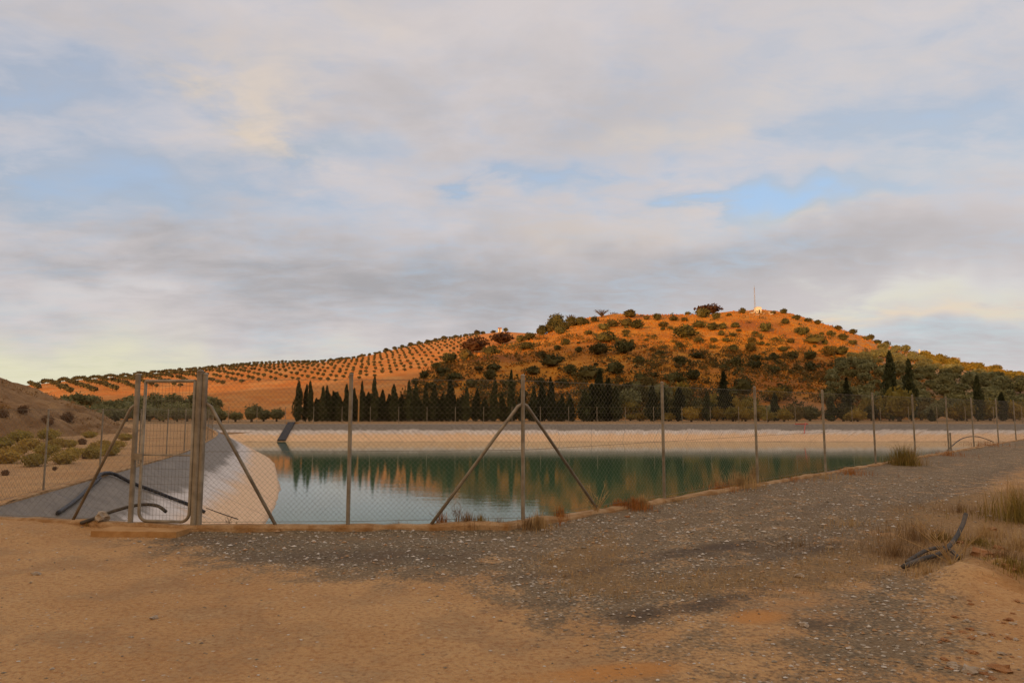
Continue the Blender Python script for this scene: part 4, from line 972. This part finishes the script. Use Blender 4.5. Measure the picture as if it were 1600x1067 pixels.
# dark outlet mat on the far bank
a = Vector((at(455, 663, 74).x, 74.0)); b = Vector((at(437, 680, 70.2).x, 70.2))
mb = MB(); dv = (b - a).normalized(); pv = Vector((-dv.y, dv.x))
for s_, wd_ in ((-.4, .36), (.0, .36), (3.2, .42)):
    for sg in (-1, 1):
        q = a + dv * s_ + pv * wd_ * sg; zb = .12 if s_ <= 0 else .075 - (a.y - q.y) * .53
        mb.V += [Vector((q.x, q.y, zb + .03)), Vector((q.x, q.y, zb + .16))]
for k in (0, 4):
    mb.F += [[k + 1, k + 3, k + 7, k + 5], [k, k + 1, k + 5, k + 4], [k + 2, k + 6, k + 7, k + 3]]
mb.F += [[0, 2, 3, 1], [8, 9, 11, 10]]
t = empty('overflow_chute', (0, 0, 0)); mb.build('mat', M['black'], t); MB().box((a.x, 74.5, .12), (1.3, .5, .24)).build('sill', M['slab'], t); tag(t, 'dark rubber overflow chute with a pale sill on the far bank', 'chute')
# red tape on the far bank
t = empty('barrier_tape', (0, 0, 0)); q0 = at(1243, 664, 73.5); q1 = at(1262, 662, 73.7); q2 = at(1244, 680, 71)
MB().box((q0 + q1) / 2 + Vector((0, 0, .05)), ((q1 - q0).length, .05, .1)).build('tape', M['red'], t); MB().tube([(q1.x - .2, q1.y, .25), (q1.x - .7, 72.8, -.2), (q1.x - 1.3, 71.6, -.85)], .045, 6).build('rope', M['red'], t)
tag(t, 'scrap of red tape lying over the far bank rim', 'tape')
p0, p1 = rimpoint(1500), rimpoint(1550); nr_ = Vector((-.707, .707))
hose([on(p0 + nr_ * .5, .02), on(p0.lerp(p1, .3) + nr_ * .35, .42), on(p0.lerp(p1, .65) + nr_ * .2, .45), on(p1, .17)], .018, M['black'], 'hose', 'black hose arching over the right kerb at the far end')
# hoses in the grass at lower right
h0 = G(1412, 893); h1 = G(1513, 836)
hose([h0 + Vector((0, 0, .05)), G(1440, 882) + Vector((0, 0, .055)), G(1470, 873) + Vector((0, 0, .06)), G(1492, 862) + Vector((0, 0, .13)), G(1506, 852) + Vector((0, 0, .24)), G(1512, 848) + Vector((0, 0, .34))], .024, M['hose_grey'], 'hose', 'grey-black hose rising out of the dry weeds at lower right')
hose([G(1422, 888) + Vector((0, .06, .05)), G(1450, 872) + Vector((0, 0, .09)), G(1480, 868) + Vector((0, 0, .08)), G(1500, 880) + Vector((0, 0, .05))], .02, M['hose_grey'], 'hose', 'second shorter hose lying under the raised one at lower right')

# ------------------------------------------------------------------ loose stones
def gz(x_, y_): return float(hG(np.array([x_]), np.array([y_]))[0])
ST = [(490, 829, 10, 'pale angular stone leftmost of the pile against the kerb'), (500, 832, 12, 'flat pale stone in front of the pile against the kerb'), (512, 831, 12, 'pale stone right of the flat one by the kerb'), (524, 827, 13, 'largest pale stone at the right of the pile by the kerb'), (553, 833, 6, 'small stone right of the kerb pile'), (566, 830, 6, 'small round stone against the kerb near the fence post'),
      (646, 829, 12, 'dark-shadowed stone by the kerb left of the strut foot'), (981, 808, 8, 'single cream stone below the orange grass tuft'), (241, 966, 12, 'cream stone alone on the tan dirt, left'), (57, 899, 13, 'flat pale stone on the dirt near the left edge'), (81, 1046, 7, 'small pale stone near the lower left corner'), (205, 997, 7, 'small pale stone in the lower left dirt'),
      (1257, 978, 15, 'flat cream stone among the dark gravel'), (1249, 901, 15, 'long pale stone lying on the grey gravel'), (1298, 856, 11, 'flat pale stone on the brown grassy track'), (1518, 1052, 26, 'large cream stone near the lower right corner'), (1490, 1046, 16, 'tan stone left of the largest corner stone'), (1576, 1000, 11, 'white chip on the orange earth at right'), (1566, 1048, 26, 'broad reddish stone in the lower right corner'),
      (1440, 1010, 14, 'tan stone low in the right-hand gravel'), (1520, 1022, 12, 'orange stone above the large corner stone'), (1544, 807, 9, 'pale stone by the dry weeds right of the hose'), (1590, 812, 17, 'pale flat stone at the right edge beside the bush'), (1326, 878, 8, 'rounded pale pebble on the gravel, right of centre'), (1180, 920, 7, 'small pale pebble between the dark stains'), (940, 921, 8, 'grey stone on the brown gravel below the kerb'), (970, 985, 8, 'tan stone standing upright in the gravel'), (1106, 843, 9, 'flat pale chip beside the upper dark stain')]
for k, (px, py, wd, lab) in enumerate(ST):
    q = G(px, py); R = wd * q.y / F / 2; o = link('stone', (ROCK + RROCK[:1])[k % 3 if 'red' not in lab and 'orange' not in lab else 3], None, (q.x, q.y, gz(q.x, q.y) + R * .25), k * 1.7, (R, R * .8, R * .62)); tag(o, lab, 'stone')
q = rimpoint(173); tag(link('stone', ROCK[1], None, (q.x, q.y, .18), 1, (.085, .085, .09)), 'round cream stone on the kerb by the curved hose', 'stone')
for (px, py, wd, lab) in [(1560, 858, 16, 'upper clod of the pair on the clay heap'), (1562, 866, 14, 'lower clod of the pair on the clay heap'), (1535, 870, 34, 'largest orange clay clod on the heap'), (1500, 850, 14, 'small orange clod beside the raised hose'), (1550, 826, 18, 'orange clod in the grass behind the heap'), (1580, 905, 30, 'broad clay lump on the right end of the heap')]:
    q = G(px, py); R = wd * q.y / F / 2; tag(link('clod', RROCK[len(lab) % 3], None, (q.x, q.y, gz(q.x, q.y) + R * .2), px, (R, R * .7, R * .5)), lab, 'clod')
rs = random.Random(31)
for k in range(46):
    px = rs.uniform(1440, 1600); py = rs.uniform(905, 1066)
    if px < 1440 + (1066 - py) * .35: continue
    q = G(px, py); R = rs.uniform(5, 13) * q.y / F / 2; src = rs.choice(ROCK + RROCK + RROCK)
    tag(link('stone', src, None, (q.x, q.y, gz(q.x, q.y) + R * .2), rs.uniform(0, 6), (R, R * rs.uniform(.6, .9), R * .55)), 'small tan stone lying on the orange earth at lower right', 'stone', 'small stones on the orange earth at lower right')
for k in range(34):
    px = rs.uniform(280, 900); py = rs.uniform(832, 900); q = G(px, py); R = rs.uniform(3, 6) * q.y / F / 2
    tag(link('stone', rs.choice(ROCK), None, (q.x, q.y, gz(q.x, q.y) + R * .2), rs.uniform(0, 6), (R, R * .8, R * .6)), 'small pale stone on the dark gravel in front of the kerb', 'stone', 'small pale stones on the gravel before the kerb')
# gravel: thousands of chips, nobody could count them
def build_chips():
    V, H, gv, gs = GD
    n_ = 26000; r = np.random.default_rng(3)
    YY = 3.4 + 13 * r.random(n_) ** 1.6; XX = (r.random(n_) * 1.7 - .85) * YY
    i = np.abs(fbm(XX / 1.1, YY / 1.1, 3)) ; d = sd_poly(XX, YY, RIM)
    # density follows the tipped gravel
    from mathutils.kdtree import KDTree
    kd = KDTree(len(V)); 
    for k, v in enumerate(V): kd.insert((v[0], v[1], 0), k)
    kd.balance()
    g = np.array([gv[kd.find((a, b, 0))[1]] for a, b in zip(XX, YY)])
    keep = (d > .16) & (r.random(n_) < .12 + .88 * g * (.35 + 2.2 * np.clip(fbm(XX / .5, YY / .5, 3) + .25, 0, .5)))
    XX, YY, g = XX[keep], YY[keep], g[keep]; n2_ = len(XX); Z = hG(XX, YY)
    s = (.005 + .015 * r.random(n2_) ** 3.2) * (1 + .3 * (YY > 8)) * (.62 + .38 * np.clip(g * 1.4, 0, 1)) * np.clip(.55 + YY / 14, .6, 1.1)
    oc = np.array([(1, 0, 0), (0, 1, 0), (-1, 0, 0), (0, -1, 0), (0, 0, .7), (0, 0, -.6)])
    P = oc[None] * (1 + r.normal(0, .25, (n2_, 6, 3))); a = r.uniform(0, 6.28, n2_); c_, s_ = np.cos(a)[:, None], np.sin(a)[:, None]
    X = P[:, :, 0] * c_ - P[:, :, 1] * s_; Y = P[:, :, 0] * s_ + P[:, :, 1] * c_
    P = np.stack([X * 1.3, Y, P[:, :, 2] * .8], 2) * s[:, None, None] + np.stack([XX, YY, Z + s * .3], 1)[:, None]
    f = np.array([(0, 1, 4), (1, 2, 4), (2, 3, 4), (3, 0, 4), (1, 0, 5), (2, 1, 5), (3, 2, 5), (0, 3, 5)])
    Fc = (f[None] + 6 * np.arange(n2_)[:, None, None]).reshape(-1, 3)
    mi = np.repeat(r.choice(3, n2_, p=[.34, .40, .26]), 8)
    m1 = simple('chip_pale', (.62, .58, .52), (.46, .41, .35), 30, .8, 0); m2 = simple('chip_grey', (.27, .225, .165), (.17, .135, .095), 30, .85, 0); m3 = simple('chip_tan', (.42, .27, .15), (.33, .19, .09), 30, .9, 0)
    tag(link('gravel_chips', mesh_np('gravel_chips', P.reshape(-1, 3), Fc, [m1, m2, m3], False, mi)), 'scattered pale and grey gravel chips on the ground', 'gravel', kind='stuff')
build_chips()

# ------------------------------------------------------------------ weeds
def blades(mb, x_, y_, z_, n_, h, spread, rr, wd=.004, lean=.5):
    for k in range(n_):
        a = rr.uniform(0, 6.28); q = abs(rr.gauss(0, .55)) * spread; bx, by = x_ + math.cos(a) * q, y_ + math.sin(a) * q; hh = h * rr.uniform(.3, 1.15) / (1 + .8 * (q / spread) ** 2); a2 = rr.uniform(0, 6.28); ln = rr.uniform(.05, lean) * hh
        w_ = wd * rr.uniform(.6, 1.3); b = len(mb.V); px_, py_ = -math.sin(a2) * w_, math.cos(a2) * w_; cx, cy = math.cos(a2), math.sin(a2)
        mb.V += [Vector((bx - px_, by - py_, z_)), Vector((bx + px_, by + py_, z_)), Vector((bx + cx * ln * .35 + px_ * .8, by + cy * ln * .35 + py_ * .8, z_ + hh * .6)), Vector((bx + cx * ln * .35 - px_ * .8, by + cy * ln * .35 - py_ * .8, z_ + hh * .6)), Vector((bx + cx * ln, by + cy * ln, z_ + hh))]
        mb.F += [[b, b + 1, b + 2, b + 3], [b + 3, b + 2, b + 4]]
def tuft(px, py, h, spread, n_, m_, lab, grp=None, kerb=False, wd=.004, lean=.5, name='grass_tuft', cat='grass'):
    q = G(px, py); rr = random.Random(px * 7 + py); mb = MB(); blades(mb, 0, 0, -.02, n_, h, spread, rr, wd, lean)
    t = empty(name, (q.x, q.y, gz(q.x, q.y))); mb.build('blades', M[m_], t)['kind'] = 'stuff'; return tag(t, lab, cat, grp)
def dryweed(px, py, h, m_, lab, n_=7, spread=.6, r0=.005, twig=5, name='dry_weed'):
    q = G(px, py); rr = random.Random(px * 3 + py); t = empty(name, (q.x, q.y, gz(q.x, q.y) - .02)); st = MB(); tw = MB()
    for k in range(n_):
        a = rr.uniform(0, 6.28); ln = rr.uniform(.15, spread) * h; hh = h * rr.uniform(.55, 1.0)
        P = [Vector((0, 0, 0)), Vector((math.cos(a) * ln * .4, math.sin(a) * ln * .4, hh * .5)), Vector((math.cos(a) * ln, math.sin(a) * ln, hh))]; P = smooth_path(P, 4); st.tube(P, [r0 * (1 - .7 * i / len(P)) for i in range(len(P))], 5)
        for j in range(twig):
            c = P[rr.randrange(len(P) // 3, len(P))]; a2 = rr.uniform(0, 6.28); l2 = h * rr.uniform(.12, .32); d = Vector((math.cos(a2) * .7, math.sin(a2) * .7, rr.uniform(.3, .9)))
            tw.tube([c, c + d * l2 * .6, c + d * l2 + Vector((0, 0, .02))], [r0 * .5, r0 * .4, r0 * .25], 4, False)
    st.build('stems', M[m_], t)['kind'] = 'stuff'; tw.build('twigs', M[m_], t)['kind'] = 'stuff'; return tag(t, lab, 'weed')
KT = 'grass tufts along the reservoir kerb'
tuft(990, 797, .22, .32, 420, 'rust_straw', 'thick orange grass tuft on the kerb right of the strut foot'); tuft(968, 797, .16, .2, 220, 'rust_straw', 'rusty grass tuft touching the left of the thick orange one')
tuft(1004, 795, .22, .16, 220, 'straw', 'bright straw tuft at the right end of the thick orange grass')
tuft(1155, 765, .36, .55, 420, 'straw', 'wide straw tuft beside the kerb below the fourth fence post'); tuft(1178, 760, .55, .2, 120, 'straw', 'tall thin straw grass at the foot of a fence post')
tuft(1125, 768, .25, .5, 220, 'rust_straw', 'low rusty grass spreading left of the wide straw tuft')
tuft(1412, 727, .7, .5, 420, 'green_weed', 'green weed clump on the kerb towards the right', wd=.006, lean=1.0, name='weed_clump', cat='weed'); tuft(1425, 726, .6, .45, 260, 'straw', 'dry stalks mixed beside the green weed clump')
tuft(1330, 741, .22, .9, 260, 'rust_straw', 'low rusty grass on the kerb left of the green clump'); tuft(1290, 748, .2, .8, 200, 'straw', 'sparse straw on the kerb near the middle right posts'); tuft(1480, 712, .25, 1.0, 220, 'rust_straw', 'rusty grass on the kerb right of the green clump')
tuft(1540, 698, .3, 1.4, 260, 'rust_straw', 'rusty grass on the kerb towards the far right end')
tuft(730, 829, .26, .22, 200, 'dark_weed', 'brown weed tuft at the kerb right of the left strut foot'); tuft(750, 828, .2, .2, 160, 'green_weed', 'olive weed tuft at the kerb left of the braced post')
tuft(825, 828, .2, .3, 150, 'dark_weed', 'brown weed tuft at the kerb under the braced post'); tuft(840, 826, .26, .22, 220, 'straw', 'straw tuft beside the brown one under the braced post'); tuft(875, 815, .25, .12, 140, 'rust_straw', 'narrow reddish tuft on the kerb before the dry branches')
tuft(690, 827, .22, .14, 120, 'rust_straw', 'reddish tuft at the foot of the left strut')
dryweed(715, 826, .32, 'dark_weed', 'dark seeded stalks standing against the water near the strut', 6, .25, .0045, 6); dryweed(690, 826, .30, 'dark_weed', 'thin dark stalks beside the left strut foot', 5, .6, .0035, 3)
dryweed(932, 806, .42, 'straw', 'pale dry branching weed where the strut meets the kerb', 8, 1.0, .007, 5); dryweed(875, 822, .2, 'rust_straw', 'small rusty stalks left of the dry branching weed', 5, .5, .004, 4)
dryweed(1488, 884, .42, 'straw', 'pale branching dry weed in front of the lower right hose', 9, 1.2, .006, 5); dryweed(1505, 880, .28, 'straw', 'smaller dry weed right of the branching one by the hose', 6, .8, .004, 4)
dryweed(1120, 757, .55, 'straw', 'lone thin straw stalk leaning over the kerb', 2, .5, .004, 2)
tuft(137, 828, .12, .05, 60, 'green_weed', 'small green weed at the kerb left of the gate', wd=.006, name='weed_clump', cat='weed'); dryweed(357, 826, .16, 'dark_weed', 'dark little weed on the kerb right of the gate', 5, .6, .004, 3); dryweed(371, 828, .12, 'dark_weed', 'short dark stalks right of the little kerb weed', 4, .4, .004, 3)
tuft(1400, 868, .26, .8, 700, 'dark_weed', 'brown haze of dry stalks left of the lower right hose', wd=.0016, lean=1.6, name='weed_clump', cat='weed'); tuft(1430, 845, .32, .8, 620, 'dark_weed', 'brown dry clump behind the lower right hose', wd=.0016, lean=1.4, name='weed_clump', cat='weed')
tuft(1592, 815, .55, .6, 520, 'green_weed', 'tall olive-brown weed at the right picture edge', wd=.003, lean=.9, name='weed_clump', cat='weed'); tuft(1585, 800, .6, .7, 300, 'straw', 'brown stalks mixed behind the tall edge weed', wd=.003, name='weed_clump', cat='weed')
tuft(1585, 905, .13, .4, 500, 'green_weed', 'low green grass behind the clay heap', wd=.004); tuft(1530, 852, .12, .35, 300, 'green_weed', 'low green grass under the end of the raised hose', wd=.004); tuft(1475, 845, .14, .3, 250, 'green_weed', 'short green grass left of the raised hose end', wd=.004)
for (px, py, h_, sp_, n_, m_, lab) in [(1330, 820, .16, .9, 420, 'straw', 'thin straw strip in the middle of the track'), (1250, 850, .12, .8, 320, 'dark_weed', 'low brown grass between the wheel tracks'), (1500, 800, .2, 1.1, 460, 'dark_weed', 'brown grass strip left of the tall edge weed'), (1540, 840, .22, .6, 420, 'straw', 'straw weeds behind the end of the raised hose'),
                               (1595, 860, .22, .5, 420, 'straw', 'straw weeds at the right edge above the clay heap'), (1450, 905, .16, .35, 260, 'straw', 'short straw in front of the lower right hose'), (1570, 880, .18, .35, 300, 'dark_weed', 'brown stalks between the clods of the clay heap'), (1060, 785, .14, .5, 240, 'straw', 'short straw along the kerb below the third post'), (1235, 753, .16, .7, 240, 'rust_straw', 'rusty kerb grass between the fourth and fifth posts'), (620, 829, .1, .3, 120, 'dark_weed', 'sparse brown stalks at the kerb left of the strut foot'), (455, 829, .08, .3, 100, 'dark_weed', 'few short stalks at the kerb left of the stone pile'), (780, 829, .16, .3, 200, 'dark_weed', 'brown stalks at the kerb left of the braced post')]:
    tuft(px, py, h_, sp_, n_, m_, lab, wd=.002, lean=1.3)
def build_sparse_grass():
    V, H, gv, gs = GD; r = random.Random(9); mb = MB(); sel = np.nonzero((gs > .35) & (V[:, 1] > 4) & (V[:, 1] < 30) & (np.abs(V[:, 0]) < V[:, 1] * .9))[0]
    pr = np.random.default_rng(4).choice(sel, 2600)
    for k in pr:
        blades(mb, V[k, 0] + r.uniform(-.1, .1), V[k, 1] + r.uniform(-.1, .1), H[k] - .01, 4, r.uniform(.02, .075), .06, r, .0025, 1.2)
    tag(mb.build('dry_grass', M['straw']), 'thin dry grass on the right-hand track', 'grass', kind='stuff')
build_sparse_grass()
def build_hill_grass():
    r = np.random.default_rng(8); n_ = 9000
    t = r.uniform(te(640, 0)[0], te(1420, 0)[0], n_); Y = r.uniform(130, 292, n_); X = t * Y; Z = hA(X, Y); ok = (Z > 3) & (Z > hB(X, Y)) & (Y < np.interp(t, MAIN[0], MAIN[2]))
    P = np.c_[X, Y, Z + .12][ok]; V, Fc = quads(P, .38, .6, 1.0, r)
    m_ = foliage('hill_grass', (.50, .20, .02), (.38, .13, .014), None, .3, 0)
    tag(link('hill_grass', mesh_np('hill_grass', V, Fc, m_)), 'tussocks of dry orange grass on the hill', 'grass', kind='stuff')
build_hill_grass()
def build_scrub():
    r = np.random.default_rng(18); n_ = 2600
    t = r.uniform(te(640, 0)[0], te(1400, 0)[0], n_); Y = 104 + 150 * r.random(n_) ** 1.3; X = t * Y; Z = hA(X, Y)
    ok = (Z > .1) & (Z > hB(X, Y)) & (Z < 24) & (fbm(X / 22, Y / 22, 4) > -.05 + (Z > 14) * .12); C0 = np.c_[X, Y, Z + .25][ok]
    P = (C0[:, None] + r.normal(0, 1, (len(C0), 14, 3)) * np.array([.75, .75, .28])).reshape(-1, 3); V, Fc = quads(P, .32, .3, 1.0, r)
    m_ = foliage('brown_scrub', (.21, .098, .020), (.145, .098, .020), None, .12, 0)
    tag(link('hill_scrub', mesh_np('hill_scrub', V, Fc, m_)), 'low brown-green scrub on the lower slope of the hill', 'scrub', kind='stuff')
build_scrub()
def build_mound_grass():
    r = np.random.default_rng(28); n_ = 2600
    X = MC[0] + r.uniform(-14, 14, n_); Y = MC[1] + r.uniform(-15, 15, n_); Z = hM(X, Y); ok = (Z > .1) & (fbm(X / 2.2, Y / 2.2, 3) > -.02); C0 = np.c_[X, Y, Z + .03][ok]
    P = (C0[:, None] + r.normal(0, 1, (len(C0), 8, 3)) * np.array([.14, .14, .06])).reshape(-1, 3); V, Fc = quads(P, .07, 1.0, 1.6, r)
    tag(link('mound_grass', mesh_np('mound_grass', V, Fc, foliage('mound_straw', (.22, .12, .045), (.36, .21, .08), None, 1.0, 0))), 'dry wisps of grass on the earth heap', 'grass', kind='stuff')
build_mound_grass()
def build_low_shrubs():
    r = np.random.default_rng(38); n_ = 5200
    t = r.uniform(te(620, 0)[0], te(1420, 0)[0], n_); Y = 104 + 186 * r.random(n_); X = t * Y; Z = hA(X, Y)
    ok = (Z > .1) & (Z > hB(X, Y)) & (Y < np.interp(t, MAIN[0], MAIN[2]) - 1)
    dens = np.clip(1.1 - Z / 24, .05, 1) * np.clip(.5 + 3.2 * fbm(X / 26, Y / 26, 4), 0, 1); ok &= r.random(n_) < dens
    C0 = np.c_[X, Y, Z + .35][ok]; sz = r.uniform(.6, 1.5, len(C0)); k = 34
    off = r.normal(0, 1, (len(C0), k, 3)) * np.array([.62, .62, .34]) * sz[:, None, None]
    P = (C0[:, None] + off).reshape(-1, 3); V, Fc = quads(P, .30, .3, 1.0, r)
    mi = np.repeat(r.choice(3, len(C0), p=[.4, .35, .25]), k)
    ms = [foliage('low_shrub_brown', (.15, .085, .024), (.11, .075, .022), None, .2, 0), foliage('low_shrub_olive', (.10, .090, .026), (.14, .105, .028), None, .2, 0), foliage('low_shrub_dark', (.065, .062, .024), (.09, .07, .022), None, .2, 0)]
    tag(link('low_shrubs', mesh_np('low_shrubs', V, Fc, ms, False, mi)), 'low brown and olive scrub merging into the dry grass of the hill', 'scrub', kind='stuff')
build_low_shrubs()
